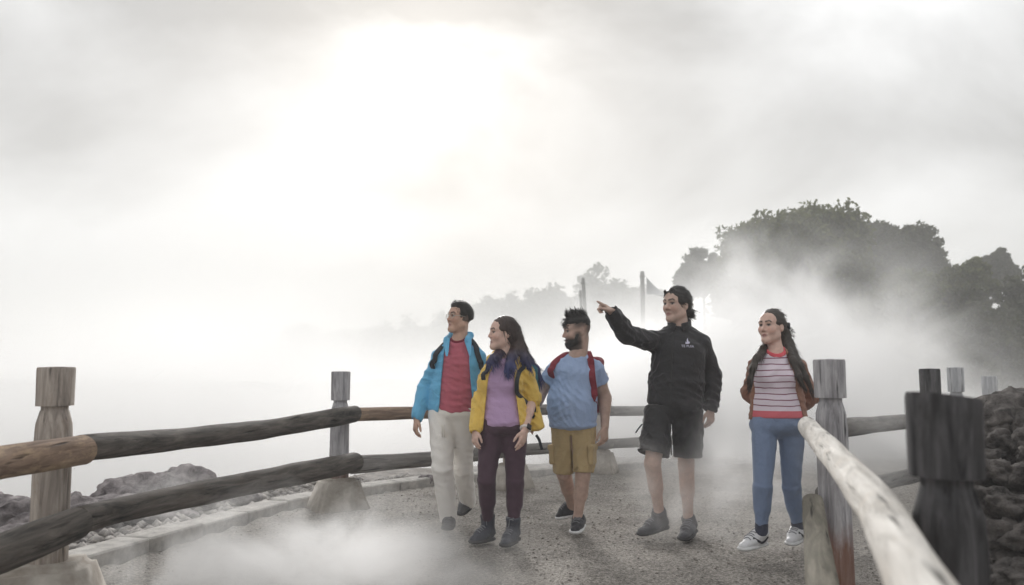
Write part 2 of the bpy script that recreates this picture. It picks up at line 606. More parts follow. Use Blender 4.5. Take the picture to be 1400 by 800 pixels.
m_lava = stone('lava_rock', (50, 47, 47), (132, 126, 122), scale=7.0, bump=1.0, dist=0.04)
m_sinter = stone('sinter_rock', (84, 78, 80), (176, 168, 168), scale=7.0, bump=0.9, dist=0.04)
rock_protos = [rock_mesh(s, 4, .42, .7) for s in range(7)]
for me in rock_protos:
    me.materials.append(m_lava)
rock_protos_s = []
for s in range(11, 16):
    me = rock_mesh(s, 4, 0.3, 0.5)
    me.materials.append(m_sinter)
    rock_protos_s.append(me)


def put_rock(name, me, loc, scale, rot, label, group):
    o = bpy.data.objects.new(name, me)
    o.location = tuple(float(a) for a in loc)
    o.scale = scale
    o.rotation_euler = rot
    COL.objects.link(o)
    return tag(o, label, 'rock', group)


MC = np.array([3.95, 5.45])


def mound_z(x, y):
    d2 = (x - MC[0]) ** 2 + (y - MC[1]) ** 2
    return 1.08 * (1 - d2 / 1.75 ** 2)


mx_ = np.linspace(-1.85, 1.85, 60)
MX, MY = np.meshgrid(mx_ + MC[0], mx_ + MC[1], indexing='ij')
MZ = mound_z(MX, MY) - 0.14 + 0.05 * wob(MX * 3, MY * 3, .7) + 0.03 * wob(MX * 9, MY * 9, .2)
MZ = np.where(MX / MY < .56, MZ - (0.56 - MX / MY) * 6, MZ)
MZ = np.maximum(MZ, -0.08)
idx = np.arange(3600).reshape(60, 60)
quads = np.stack([idx[:-1, :-1], idx[1:, :-1], idx[1:, 1:], idx[:-1, 1:]], -1).reshape(-1, 4)
mound = mesh_obj('rubble_bank', np.stack([MX, MY, MZ], -1).reshape(-1, 3), quads, m_lava)
tag(mound, 'dark bank of earth and rubble behind the right fence', None, kind='structure')
cnt = 0
tries = 0
placed = []
while cnt < 95 and tries < 6000:
    tries += 1
    a = random.uniform(0, 2 * math.pi)
    r = 1.78 * math.sqrt(random.random())
    x, y = MC[0] + r * math.cos(a), MC[1] + r * math.sin(a)
    if x > MC[0] + 0.45 or y > MC[1] + 0.7 or x / y < .565:
        continue
    s = random.choice([0.1, 0.13, 0.16, 0.2, 0.25]) * random.uniform(0.85, 1.2)
    if any((x - q[0]) ** 2 + (y - q[1]) ** 2 < (0.62 * (s + q[2])) ** 2 for q in placed):
        continue
    placed.append((x, y, s))
    z = max(mound_z(x, y), 0.0) - 0.14 + 0.35 * s
    put_rock('lava_rock', rock_protos[cnt % 7], (x, y, z), (s * random.uniform(.9, 1.35), s * random.uniform(.8, 1.15), s * random.uniform(.6, .85)),
             (random.uniform(-.4, .4), random.uniform(-.4, .4), random.uniform(0, 6.28)), ('large craggy' if s > .21 else 'small jagged' if s < .125 else 'rough medium-sized') + ' dark lava rock in the pile behind the right fence', 'lava rocks piled behind the fence')
    cnt += 1
# rocks on the far lip of the valley beyond the left fence: px, py of the base, half-width, height in m
for i, (qx, qy, hw, hh) in enumerate([(14, 722, .32, .2), (52, 724, .22, .14), (100, 712, .24, .17), (-40, 720, .34, .22), (128, 716, .2, .14), (150, 700, .3, .12),
                                      (172, 690, .34, .2), (205, 688, .3, .22), (245, 684, .36, .28), (272, 690, .26, .16), (216, 706, .3, .1),
                                      (300, 686, .22, .12), (330, 684, .18, .1), (70, 738, .22, .1), (28, 745, .3, .12)]):
    p = ground(qx, qy)
    put_rock('boulder', rock_protos_s[i % 5], (p[0], p[1], hh * 0.28), (hw, hw * random.uniform(.7, .95), hh * 0.85), (random.uniform(-.15, .15), random.uniform(-.15, .15), random.uniform(0, 6.28)),
             ('tall humped' if hh >= .2 else 'low flat' if hh <= .12 else 'rugged knee-low') + ' grey sinter boulder on the valley rim behind the left fence', 'boulders along the valley rim')
for i, (qx, qy, s) in enumerate([(572, 664, .07), (584, 663, .09), (558, 667, .06), (600, 661, .07), (536, 670, .06), (614, 660, .06), (470, 682, .09), (452, 684, .07)]):
    p = ground(qx, qy)
    put_rock('small_rock', rock_protos_s[(i + 2) % 5], (p[0], p[1] + .12, 0.03), (s, s, s * .7), (0, 0, i * 1.3),
             'small loose grey stone on the path edge below the rails', 'loose stones on the path edge')


def pebble_field(name, n, area, rlo, rhi, mat, label, zfn):
    base = np.array([(1, 0, 0), (0, 1, 0), (-1, 0, 0), (0, -1, 0), (0, 0, 1), (0, 0, -.6), (.6, .6, .5), (-.6, .55, .5)])[:6]
    fc = np.array([(0, 1, 4), (1, 2, 4), (2, 3, 4), (3, 0, 4), (1, 0, 5), (2, 1, 5), (3, 2, 5), (0, 3, 5)])
    P = area(n)
    n = len(P)
    r = rlo + (rhi - rlo) * rng.random(n) ** 2.5
    ang = rng.random(n) * 6.28
    sc = np.stack([r * rng.uniform(.8, 1.3, n), r * rng.uniform(.7, 1.1, n), r * rng.uniform(.45, .8, n)], -1)
    V = base[None] * sc[:, None, :] * (1 + rng.uniform(-.25, .25, (n, 6, 1)))
    c, s = np.cos(ang)[:, None], np.sin(ang)[:, None]
    X = V[..., 0] * c - V[..., 1] * s
    Y = V[..., 0] * s + V[..., 1] * c
    V = np.stack([X + P[:, :1], Y + P[:, 1:2], V[..., 2] + zfn(P[:, 0], P[:, 1])[:, None] + r[:, None] * .3], -1)
    Fc = (fc[None] + (np.arange(n) * 6)[:, None, None]).reshape(-1, 3)
    return tag(mesh_obj(name, V.reshape(-1, 3), Fc, mat), label, None, kind='stuff')


def path_area(n):
    y = 2.4 + 6.6 * rng.random(n) ** 1.3
    x = rng.uniform(-0.62, 0.66, n) * y
    k = kerb_dist(x, y) < -0.06
    return np.stack([x[k], y[k]], -1)


def rim_area(n):
    t = rng.random(n)
    y = 3.2 + 6.6 * t
    x = np.interp(y, KERB[:, 1], KERB[:, 0]) - .25 - 1.5 * rng.random(n)
    return np.stack([x, y], -1)


m_peb = stone('pebbles', (98, 93, 89), (182, 175, 167), scale=40.0, bump=0.2, dist=0.003)
m_rub = stone('rim_rubble', (88, 84, 84), (206, 200, 194), scale=9.0, bump=0.5, dist=0.01)
pebble_field('gravel', 11000, path_area, 0.003, 0.013, m_peb, 'loose grit and pebbles on the gravel path', lambda x, y: 0.010 * wob(x, y, 1.0) + 0.004 * wob(x * 4, y * 4, 2.0))
pebble_field('rubble', 3500, rim_area, 0.012, 0.07, m_rub, 'broken pale rubble strewn beyond the edging slabs', lambda x, y: terrain_z(x, y))

# ------------------------------------------------------------------ timber fences
m_post_grey = wood('post_grey_brown', (112, 103, 97), (192, 182, 172), (140, 120, 104), 0.5)
m_post_slate = wood('post_slate', (112, 110, 114), (196, 194, 196), (140, 136, 138), 0.6, lowc=(118, 76, 52))
m_post_dark = wood('post_charred', (30, 30, 32), (104, 102, 104), (52, 50, 50), 0.7)
m_post_pale = wood('post_pale', (150, 152, 156), (205, 206, 208), (176, 176, 180), 0.5)
m_rail_black = wood('rail_black', (38, 36, 34), (108, 101, 95), (76, 68, 61), 0.6)
m_rail_brown = wood('rail_brown', (96, 78, 66), (156, 134, 116), (196, 172, 140), 0.55)
m_rail_white = wood('rail_bleached', (172, 167, 160), (236, 232, 226), (206, 198, 188), 0.7)
m_rail_moss = wood('rail_mossy', (92, 88, 78), (140, 134, 122), (108, 106, 92), 0.6)
m_rail_grey = wood('rail_grey', (86, 84, 82), (140, 136, 132), (112, 106, 100), 0.6)
m_foot = stone('footing_concrete', (142, 134, 124), (196, 190, 182), scale=5.0, bump=0.35, dist=0.01, c3=(104, 92, 78))


def make_post(parent, base, height, r, mat, cap=0.24, tilt=(0, 0), seed=0, slant=0.0, groove=.72):
    """Round post with a sawn collar cut round it below the head and faceted shoulders; local Z up."""
    zs = [-0.25, 0, .15, .35, .55, height - cap - .16, height - cap - .075, height - cap - .012, height - cap - .010, height - cap + .010, height - cap + .012, height - cap * .55, height - .012, height]
    rs = [1.06, 1.05, 1.04, 1.03, 1.01, 1.0, .97, groove + .05, groove, groove, 1.0, 1.01, 1.02, .99]
    N = 28
    V, Fc = [], []
    rr = random.Random(seed)
    ph = [rr.uniform(0, 6.28) for _ in range(4)]
    for k, (z, q) in enumerate(zip(zs, rs)):
        for i in range(N):
            a = 2 * math.pi * i / N
            irr = 1 + .018 * math.sin(2 * a + ph[0]) + .012 * math.sin(5 * a + ph[1] + z) + .01 * math.sin(9 * a + ph[2] + 3 * z)
            if k in (6, 7):                                   # axe-cut facets on the shoulder
                irr *= 1 - .06 * abs(math.sin(4 * a + ph[3]))
            zz = z + (slant * math.cos(a + ph[0]) * r if k >= 12 else 0)
            V.append((r * q * irr * math.cos(a), r * q * irr * math.sin(a), zz))
    n = len(zs)
    for k in range(n - 1):
        for i in range(N):
            j = (i + 1) % N
            Fc.append((k * N + i, k * N + j, (k + 1) * N + j, (k + 1) * N + i))
    V.append((0, 0, zs[-1] + .004))
    for i in range(N):
        Fc.append(((n - 1) * N + i, (n - 1) * N + (i + 1) % N, len(V) - 1))
    me = bpy.data.meshes.new('post')
    me.from_pydata(V, [], Fc)
    me.polygons.foreach_set('use_smooth', np.ones(len(me.polygons), bool))
    me.set_sharp_from_angle(angle=R(38))
    me.materials.append(mat)
    o = bpy.data.objects.new('post', me)
    COL.objects.link(o)
    o.parent = parent
    o.location = Vector([float(a) for a in base]) - parent.location
    o.rotation_euler = (tilt[0], tilt[1], rr.uniform(0, 6.28) if slant == 0 else 0)
    return o


def make_rail(parent, pts, r0, r1, mat, flat=1.0, seed=0, name='rail'):
    """Log through world points; mesh local Z runs along the log."""
    P = [np.asarray(p, float) for p in pts]
    a, b = P[0], P[-1]
    rot = Vector(b - a).to_track_quat('Z', 'Y')
    inv = rot.inverted()
    loc = [inv @ Vector(p - a) for p in P]
    zk = [p.z for p in loc]
    NS, N = 30, 20
    rr = random.Random(seed)
    ph = [rr.uniform(0, 6.28) for _ in range(5)]
    V, Fc = [], []
    L = zk[-1]
    ts = [-.012 / L, -.004 / L, 0.0] + [i / NS for i in range(1, NS)] + [1.0, 1 + .004 / L, 1 + .012 / L]
    for k, t in enumerate(ts):
        z = t * L
        tc = min(max(t, 0), 1) * L
        cx = np.interp(tc, zk, [p.x for p in loc])
        cyy = np.interp(tc, zk, [p.y for p in loc])
        r = r0 + (r1 - r0) * min(max(t, 0), 1)
        endf = {0: .72, 1: .93, len(ts) - 1: .72, len(ts) - 2: .93}.get(k, 1.0)
        r *= endf * (1 + .03 * math.sin(z * 5 + ph[0]) + .02 * math.sin(z * 11 + ph[1]))
        for i in range(N):
            an = 2 * math.pi * i / N
            irr = 1 + .03 * math.sin(2 * an + ph[2] + z) + .02 * math.sin(3 * an + ph[3] - 2 * z)
            V.append((cx + r * irr * math.cos(an), cyy + r * flat * irr * math.sin(an), z))
    n = len(ts)
    for k in range(n - 1):
        for i in range(N):
            j = (i + 1) % N
            Fc.append((k * N + i, k * N + j, (k + 1) * N + j, (k + 1) * N + i))
    Fc.append(tuple(range(N))[::-1])
    Fc.append(tuple((n - 1) * N + i for i in range(N)))
    me = bpy.data.meshes.new(name)
    me.from_pydata(V, [], Fc)
    me.polygons.foreach_set('use_smooth', np.ones(len(me.polygons), bool))
    me.set_sharp_from_angle(angle=R(50))
    me.materials.append(mat)
    o = bpy.data.objects.new(name, me)
    COL.objects.link(o)
    o.parent = parent
    o.location = Vector(a) - parent.location
    o.rotation_mode = 'QUATERNION'
    o.rotation_quaternion = rot
    return o


def make_footing(parent, base, wb, wt, h, rz=0.0):
    bm = bmesh.new()
    bmesh.ops.create_cube(bm, size=1.0)
    for v in bm.verts:
        w = wt if v.co.z > 0 else wb
        v.co = Vector((v.co.x * w, v.co.y * w * .85, (v.co.z + .5) * h if v.co.z > 0 else -.1))
    bmesh.ops.bevel(bm, geom=list(bm.edges), offset=.035, segments=3, affect='EDGES')
    bmesh.ops.subdivide_edges(bm, edges=list(bm.edges), cuts=1, use_grid_fill=True)
    for v in bm.verts:
        v.co += Vector((1, 1, 1)) * (mnoise.noise(v.co * 9 + Vector(base)) * .008)
    me = bpy.data.meshes.new('footing')
    bm.to_mesh(me)
    bm.free()
    me.polygons.foreach_set('use_smooth', np.ones(len(me.polygons), bool))
    me.materials.append(m_foot)
    o = bpy.data.objects.new('footing', me)
    COL.objects.link(o)
    o.parent = parent
    o.location = Vector([float(a) for a in base]) - parent.location
    o.rotation_euler = (0, 0, rz)
    return o


def yl(scale):
    return FPX / scale


def base_at(px, Y):
    """World X for a px column at distance Y (taken at eye level), on the ground."""
    return np.array([at(px, HORIZON, Y)[0], Y, 0.0])


fl = empty('timber_fence', (-2.25, 4.0, 0), 'long timber rail fence on concrete footings along the valley rim', 'fence')
Y1, Y2, Y3, Y4, Y5 = 3.99, 7.33, 8.55, 9.9, 10.9
p1, p2, p3, p4, p5 = base_at(81, Y1), base_at(466, Y2), base_at(699, Y3), base_at(821, Y4), base_at(935, Y5)
p0 = np.array([-2.75, 1.15, 0])
for p, h, r, m, cap, sd, fw in ((p0, 1.22, .085, m_post_grey, .2, 3, 0), (p1, 1.228, .083, m_post_grey, .2, 1, .62), (p2, 1.213, .083, m_post_slate, .27, 2, .56),
                                (p3, 1.2, .083, m_post_grey, .25, 4, .5), (p4, 1.2, .083, m_post_grey, .25, 5, .5), (p5, 1.2, .083, m_post_grey, .25, 6, .5)):
    make_post(fl, p, h, r, m, cap, (0, .012 if sd == 1 else 0), sd)
    if fw:
        make_footing(fl, p, fw, fw * .55, .3 if sd == 1 else .27, .25 * sd)
make_rail(fl, [at(-150, 665, 2.75), at(0, 632, 3.35), at(114, 615, 3.84)], .068, .07, m_rail_brown, seed=1)
make_rail(fl, [at(112, 612, 3.90), at(230, 602, 4.72), at(360, 588, 5.9), at(484, 566, 7.15)], .064, .076, m_rail_black, seed=2)
make_rail(fl, [at(482, 567, 7.22), at(590, 564, 7.8), at(702, 560, 8.42)], .062, .06, m_rail_brown, seed=3)
make_rail(fl, [at(698, 560, 8.42), at(765, 560, 9.0), at(834, 561, 9.75)], .06, .06, m_rail_grey, seed=4)
make_rail(fl, [at(828, 562, 9.75), at(885, 562, 10.2), at(938, 561, 10.75)], .06, .06, m_rail_grey, seed=5)
make_rail(fl, [at(-150, 812, 2.7), at(0, 757, 3.32), at(104, 716, 3.80)], .085, .085, m_rail_black, flat=.9, seed=6)
make_rail(fl, [at(106, 712, 3.88), at(150, 700, 4.15), at(300, 669, 5.25), at(484, 632, 7.12)], .062, .09, m_rail_black, seed=7)
make_rail(fl, [at(480, 636, 7.25), at(585, 628, 7.8), at(702, 616, 8.42)], .08, .065, m_rail_grey, seed=8)
make_rail(fl, [at(698, 616, 8.42), at(765, 612, 9.0), at(834, 607, 9.75)], .065, .06, m_rail_grey, seed=9)
make_rail(fl, [at(828, 607, 9.75), at(885, 604, 10.2), at(938, 600, 10.75)], .06, .06, m_rail_grey, seed=10)

fr = empty('timber_fence', (1.8, 4.5, 0), 'timber rail fence with dark notched posts and one bleached white rail', 'fence')
q0, q1, q2 = base_at(1279, 1.83), base_at(1134, 4.55), base_at(1271, 6.9)
q3, q4 = base_at(1306, 9.0), base_at(1352, 9.6)
make_post(fr, q0, 1.148, .0755, m_post_dark, .19, (0, .012), 11, slant=.13, groove=.70)
make_post(fr, q1, 1.275, .083, m_post_slate, .225, (0, 0), 12)
make_post(fr, q2, 1.235, .083, m_post_dark, .27, (0, 0), 13)
make_post(fr, q3, 1.26, .083, m_post_pale, .28, (0, 0), 14)
make_post(fr, q4, 1.16, .083, m_post_pale, .24, (0, 0), 15)
wr_a, wr_b = ground(1203, 696, .888), ground(1256, 800, .888)
make_rail(fr, [at(1104, 583, 4.62), at(1155, 640, 2.66), wr_a, wr_b, wr_b + (wr_b - wr_a) * .7], .054, .045, m_rail_white, seed=21)
lr_b = ground(1124, 800, .49)
lr_a = at(1111, 684, 4.5)
make_rail(fr, [lr_a, lr_b, lr_b + (lr_b - lr_a) * .9], .053, .05, m_rail_moss, flat=.7, seed=22)
make_rail(fr, [at(1128, 587, 4.68), at(1245, 576, 6.35), at(1276, 573, 7.0)], .058, .055, m_rail_grey, seed=23)
make_rail(fr, [at(1128, 676, 4.68), at(1255, 649, 6.45), at(1278, 643, 7.0)], .058, .055, m_rail_grey, seed=24)
make_rail(fr, [at(1272, 566, 7.0), at(1312, 556, 9.1)], .055, .055, m_rail_grey, seed=25)
make_rail(fr, [at(1272, 630, 7.0), at(1312, 606, 9.1)], .055, .055, m_rail_grey, seed=26)
make_rail(fr, [at(1304, 556, 9.1), at(1356, 556, 9.75)], .055, .055, m_rail_grey, seed=27)
# ------------------------------------------------------------------ trees across the valley
m_bark = stone('bark', (46, 42, 38), (92, 86, 78), scale=5.0, bump=0.6, dist=0.03)
m_leaf_a = leaf_mat('leaves_olive', (0.044, 0.056, 0.010), (0.140, 0.155, 0.036))
m_leaf_b = leaf_mat('leaves_dark', (0.030, 0.038, 0.013), (0.090, 0.100, 0.036))


def tube(pts, rad, N=7):
    V, Fc = [], []
    pts = [np.asarray(p, float) for p in pts]
    for k, p in enumerate(pts):
        d = unit(pts[min(k + 1, len(pts) - 1)] - pts[max(k - 1, 0)])
        u = unit(np.cross(d, (0.31, 0.95, 0.1)))
        v = np.cross(d, u)
        for i in range(N):
            a = 2 * math.pi * i / N
            V.append(p + rad[k] * (math.cos(a) * u + math.sin(a) * v))
    for k in range(len(pts) - 1):
        for i in range(N):
            j = (i + 1) % N
            Fc.append((k * N + i, k * N + j, (k + 1) * N + j, (k + 1) * N + i))
    Fc.append(tuple(range(N))[::-1])
    Fc.append(tuple((len(pts) - 1) * N + i for i in range(N)))
    return V, Fc


def join(parts):
    V, Fc = [], []
    for v, f in parts:
        o = len(V)
        V.extend([tuple(p) for p in v])
        Fc.extend([tuple(i + o for i in q) for q in f])
    return V, Fc


def leaf_quads(C, size, r):
    """Diamond leaves at centres C with random orientations."""
    n = len(C)
    d = r.normal(size=(n, 3))
    d /= np.linalg.norm(d, axis=1, keepdims=True)
    e = r.normal(size=(n, 3))
    e -= (e * d).sum(1, keepdims=True) * d
    e /= np.linalg.norm(e, axis=1, keepdims=True)
    s = size * r.uniform(.6, 1.3, n)[:, None]
    V = np.stack([C + d * s, C + e * s * .48, C - d * s, C - e * s * .48], 1).reshape(-1, 3)
    return V, np.arange(4 * n).reshape(n, 4)


def make_tree(px, top, halfpx, bot, Y, label, name='tree', seed=0, lobes=9, clumps=26, leaves=60, leaf=.14, mat=None, group='trees on the hill across the valley', lacy=.5, cat='tree'):
    r = np.random.default_rng(seed)
    sc = FPX / Y
    top_w = at(px, top, Y)
    bot_w = at(px, bot, Y)
    hw = halfpx / sc
    H = top_w[2] - bot_w[2]
    cx, cyy = top_w[0], Y
    gz = float(terrain_z(cx, cyy))
    base = np.array([cx, cyy, min(gz, bot_w[2] - .5)])
    root = empty(name, base, label, cat, group)
    cz = bot_w[2] + H * .45
    lob = []
    for i in range(lobes):
        a = 2 * math.pi * (i + r.uniform(0, .6)) / lobes
        q = r.uniform(.3, .74)
        hgt = r.uniform(-.42, .4)
        lob.append((np.array([cx + hw * q * math.cos(a), cyy + hw * .8 * q * math.sin(a), cz + H * hgt * (1.25 - q)]), r.uniform(.27, .42)))
    lob.append((np.array([cx + hw * r.uniform(-.15, .15), cyy, top_w[2] - H * .25]), .38))
    lob.append((np.array([cx - hw * .68, cyy, cz - .02 * H]), .3))
    lob.append((np.array([cx + hw * .68, cyy, cz - .05 * H]), .3))
    pts = []
    for c, q in lob:
        k = clumps
        dd = r.normal(size=(k, 3))
        dd /= np.linalg.norm(dd, axis=1, keepdims=True)
        dd[:, 2] = np.where(dd[:, 2] < -.6, -dd[:, 2] * .5, dd[:, 2])
        rad = (1 - lacy * .65 * r.random((k, 1)))
        cc = c + dd * rad * np.array([hw * q, hw * q * .9, H * q * .85])
        cr = (.14 + .15 * r.random(k)) * min(hw, H) * (.42 if Y < 60 else .62)
        o = r.normal(size=(k, leaves, 3))
        o /= np.maximum(1, np.linalg.norm(o, axis=2, keepdims=True) / 2.2)
        o *= np.array([.76, .76, .56])
        pts.append((cc[:, None, :] + o * cr[:, None, None]).reshape(-1, 3))
    C = np.concatenate(pts)
    V, Fc = leaf_quads(C, leaf, r)
    mesh_obj('crown', V, Fc, mat or m_leaf_a, root, smooth=False)
    tr = max(.1, hw * .055)
    fork = np.array([cx + r.uniform(-.1, .1) * hw, cyy, bot_w[2] + H * .15])
    parts = [tube([base - (0, 0, .4), base + (fork - base) * .5 + np.array([.05 * hw, 0, 0]), fork], [tr * 1.3, tr, tr * .85])]
    for c, q in lob:
        mid = fork + (c - fork) * .5 + np.array([r.uniform(-.05, .05) * hw, 0, .06 * H])
        parts.append(tube([fork, mid, c, c + (c - fork) * .22 + np.array([0, 0, .06 * H])], [tr * .6, tr * .38, tr * .2, tr * .06], 5))
    V, Fc = join(parts)
    mesh_obj('trunk', V, Fc, m_bark, root)
    return root


TREES = [
    (1085, 277, 100, 402, 38, 'broad spreading olive green tree with lacy gaps, the tallest on the hill', 1, 16, 30, 80, .15, m_leaf_a, .95),
    (1222, 306, 66, 420, 46, 'smooth domed dark tree just behind the tallest lacy tree', 2, 12, 32, 85, .15, m_leaf_b, .3),
    (958, 342, 36, 420, 54, 'pale mist-veiled tree beside the shade sail, at the end of the wood', 3, 9, 24, 60, .17, m_leaf_b, .6),
    (1326, 356, 38, 420, 36, 'small open crowned tree with sky showing through, right of the saddle', 4, 9, 20, 60, .13, m_leaf_a, .95),
    (1366, 345, 27, 402, 50, 'tight dome shaped dark tree behind the small open crowned tree', 5, 9, 26, 60, .15, m_leaf_b, .25),
    (1412, 372, 58, 520, 34, 'dark dense tree at the near end of the wood above the lava rocks', 6, 12, 32, 75, .14, m_leaf_b, .4),
    (1330, 400, 74, 545, 33, 'low dark bushy tree filling the slope below the small open crowned tree', 7, 13, 34, 75, .14, m_leaf_b, .4),
    (1232, 378, 84, 500, 36, 'wide low tree half buried in steam under the domed tree', 8, 13, 34, 70, .15, m_leaf_a, .45),
    (1085, 352, 104, 470, 41, 'wide low tree sunk in steam under the tallest lacy tree', 9, 13, 34, 70, .16, m_leaf_b, .45),
    (1280, 329, 14, 388, 47, 'thin wispy sapling sticking up at the shoulder of the domed tree', 10, 5, 10, 40, .13, m_leaf_a, .8),
]
for (px, top, hp, bot, Y, lab, sd, nl, nc, nlv, lf, mt, lac) in TREES:
    make_tree(px, top, hp, bot, Y, lab, 'tree', sd, nl, nc, nlv, lf, mt, lacy=lac)
FAR = [(812, 372, 48, 498, 165), (752, 398, 50, 508, 170), (690, 412, 50, 518, 180), (868, 402, 46, 508, 150), (630, 436, 50, 528, 215), (905, 405, 40, 508, 140),
       (575, 442, 56, 528, 225), (505, 452, 54, 538, 240), (425, 450, 54, 548, 255), (362, 478, 50, 548, 265), (305, 492, 44, 548, 270)]
for i, (px, top, hp, bot, Y) in enumerate(FAR):
    make_tree(px, top, hp, bot, Y, 'faint grey tree on the far ridge, almost lost in the steam', 'far_tree', 40 + i, 13, 26, 46, .62, m_leaf_b, 'trees on the far misty ridge', .3)

# ------------------------------------------------------------------ poles and shade sail
m_pole = plain('pole_paint', (150, 150, 148), .6, 0, .2, 20)
m_sail = fabric('sail_cloth', (150, 152, 152), .8)


def make_pole(name, px, top, Y, r, label, lean=0.0):
    t = at(px, top, Y)
    b = np.array([t[0] + lean, Y, float(terrain_z(t[0], Y)) - .2])
    V, Fc = tube([b, b + (t - b) * .5, t - (t - b) * .01, t], [r * 1.25, r * 1.1, r, r * .85], 12)
    root = empty(name, b, label, 'pole')
    mesh_obj('shaft', V, Fc, m_pole, root)
    V, Fc = tube([t - np.array([0, 0, .25]), t - np.array([0, 0, .18])], [r * 1.3, r * 1.3], 12)
    mesh_obj('collar', V, Fc, m_pole, root)
    V, Fc = tube([b + np.array([0, 0, .1]), b + np.array([0, 0, .6])], [r * 2.6, r * 1.9], 12)
    mesh_obj('base_sleeve', V, Fc, m_pole, root)


make_pole('flag_pole', 797, 380, 34, .075, 'taller leaning pale pole of the pair by the pointing hand', .45)
make_pole('flag_pole', 793.5, 397, 35, .06, 'shorter pale pole of the pair by the pointing hand', .35)
make_pole('sail_mast', 878, 371, 34, .09, 'grey mast that holds the shade sail')
sa, sb, sc_, sd_ = at(884, 379, 34), at(884, 402, 33.6), at(952, 408, 32.5), at(940, 404, 37)
N = 14
V = []
for i in range(N + 1):
    for j in range(N + 1):
        u, v = i / N, j / N
        edge = sa * (1 - u) + sd_ * u
        low = sb * (1 - u) + sc_ * u
        p = edge * (1 - v) + low * v
        sag = 4 * u * (1 - u) * .38 * (1 - v) + 4 * v * (1 - v) * .12
        V.append(p - np.array([0, 0, sag]))
V = np.array(V)
V2 = np.concatenate([V, V + np.array([0, .03, .0])])
K = N + 1
Fc = []
for i in range(N):
    for j in range(N):
        a = i * K + j
        Fc.append((a, a + 1, a + K + 1, a + K))
        a += K * K
        Fc.append((a, a + K, a + K + 1, a + 1))
for i in range(N):
    for (a, b) in ((i * K, (i + 1) * K), ((i + 1) * K + N, i * K + N), (i + 1, i), (N * K + i, N * K + i + 1)):
        Fc.append((a, b, b + K * K, a + K * K))
tag(mesh_obj('shade_sail', V2, Fc, m_sail, None, loc=sa), 'grey triangular shade sail sloping down from its mast', 'sail')

# ------------------------------------------------------------------ soft-union modelling for figures and clothes
def smin(a, b, k):
    h = np.maximum(k - np.abs(a - b), 0) / k
    return np.minimum(a, b) - h * h * k * .25


def cone(a, b, ra, rb, n=None, fl=1.0, fl2=None, cap=1.0):
    """Tapered capsule; fl flattens it along n; cap shortens the rounded ends."""
    a, b = np.asarray(a, float), np.asarray(b, float)
    ab = b - a
    L = max(np.linalg.norm(ab), 1e-6)
    ax = ab / L
    nn = None
    if n is not None:
        nn = np.asarray(n, float)
        nn = nn - (nn @ ax) * ax
        nn = unit(nn)
    f2 = fl if fl2 is None else fl2

    def fn(X, Y, Z):
        x, y, z = X - a[0], Y - a[1], Z - a[2]
        s = x * ax[0] + y * ax[1] + z * ax[2]
        t = np.clip(s / L, 0, 1)
        over = s - t * L
        r = ra + (rb - ra) * t
        d2 = x * x + y * y + z * z - s * s
        d2 = np.maximum(d2, 0)
        if nn is not None:
            q = x * nn[0] + y * nn[1] + z * nn[2]
            f = fl + (f2 - fl) * t
            d2 = d2 + q * q * (1 / (f * f) - 1)
        d2 = d2 + over * over / (cap * cap)
        return np.sqrt(d2) - r
    m = max(ra, rb)
    ext = m * max(1, cap, fl, f2)
    return np.minimum(a, b) - ext, np.maximum(a, b) + ext, fn


def ell(c, rad, M=None):
    c, rad = np.asarray(c, float), np.asarray(rad, float)
    M = np.eye(3) if M is None else np.asarray(M, float)      # rows are the local axes

    def fn(X, Y, Z):
        x, y, z = X - c[0], Y - c[1], Z - c[2]
        k0 = k1 = 0
        for i in range(3):
            q = x * M[i, 0] + y * M[i, 1] + z * M[i, 2]
            k0 = k0 + (q / rad[i]) ** 2
            k1 = k1 + (q / rad[i] ** 2) ** 2
        k0, k1 = np.sqrt(k0), np.sqrt(k1) + 1e-9
        return k0 * (k0 - 1) / k1
    e = rad.max()
    return c - e, c + e, fn


def rbox(c, half, M=None, rd=.01):
    c, half = np.asarray(c, float), np.asarray(half, float) - rd
    M = np.eye(3) if M is None else np.asarray(M, float)

    def fn(X, Y, Z):
        x, y, z = X - c[0], Y - c[1], Z - c[2]
        q = [np.abs(x * M[i, 0] + y * M[i, 1] + z * M[i, 2]) - half[i] for i in range(3)]
        o = np.sqrt(np.maximum(q[0], 0) ** 2 + np.maximum(q[1], 0) ** 2 + np.maximum(q[2], 0) ** 2)
        return o + np.minimum(np.maximum(np.maximum(q[0], q[1]), q[2]), 0) - rd
    e = np.linalg.norm(half) + rd
    return c - e, c + e, fn


def plane(p, n):
    """Half space; inside is behind the normal."""
    p, n = np.asarray(p, float), unit(n)
    return None, None, lambda X, Y, Z: (X - p[0]) * n[0] + (Y - p[1]) * n[1] + (Z - p[2]) * n[2]


def ripples(seed, f=26.0, amp=.004, dirv=(0, 0, 1)):
    """Cloth folds: a few creased waves that come and go, plus a slow swell."""
    r = np.random.default_rng(seed)
    d = []
    for i in range(5):
        v = unit(r.normal(size=3) * .6 + np.asarray(dirv) * r.uniform(.5, 1.3) * r.choice([-1, 1]))
        d.append((v * f * r.uniform(1.2, 2.6), r.uniform(0, 6.28), unit(r.normal(size=3)) * f * .8, r.uniform(0, 6.28), unit(r.normal(size=3)) * f * .45, r.uniform(0, 6.28)))

    def fn(X, Y, Z):
        s = 0
        for v, p, w, q, m, o in d:
            wv = np.abs(np.sin(X * v[0] + Y * v[1] + Z * v[2] + p + 1.3 * np.sin(X * w[0] + Y * w[1] + Z * w[2] + q)))
            mk = np.clip(.35 + np.sin(X * m[0] + Y * m[1] + Z * m[2] + o), 0, 1)
            s = s + (wv - .6) * mk
        return s * amp * 1.15
    return fn


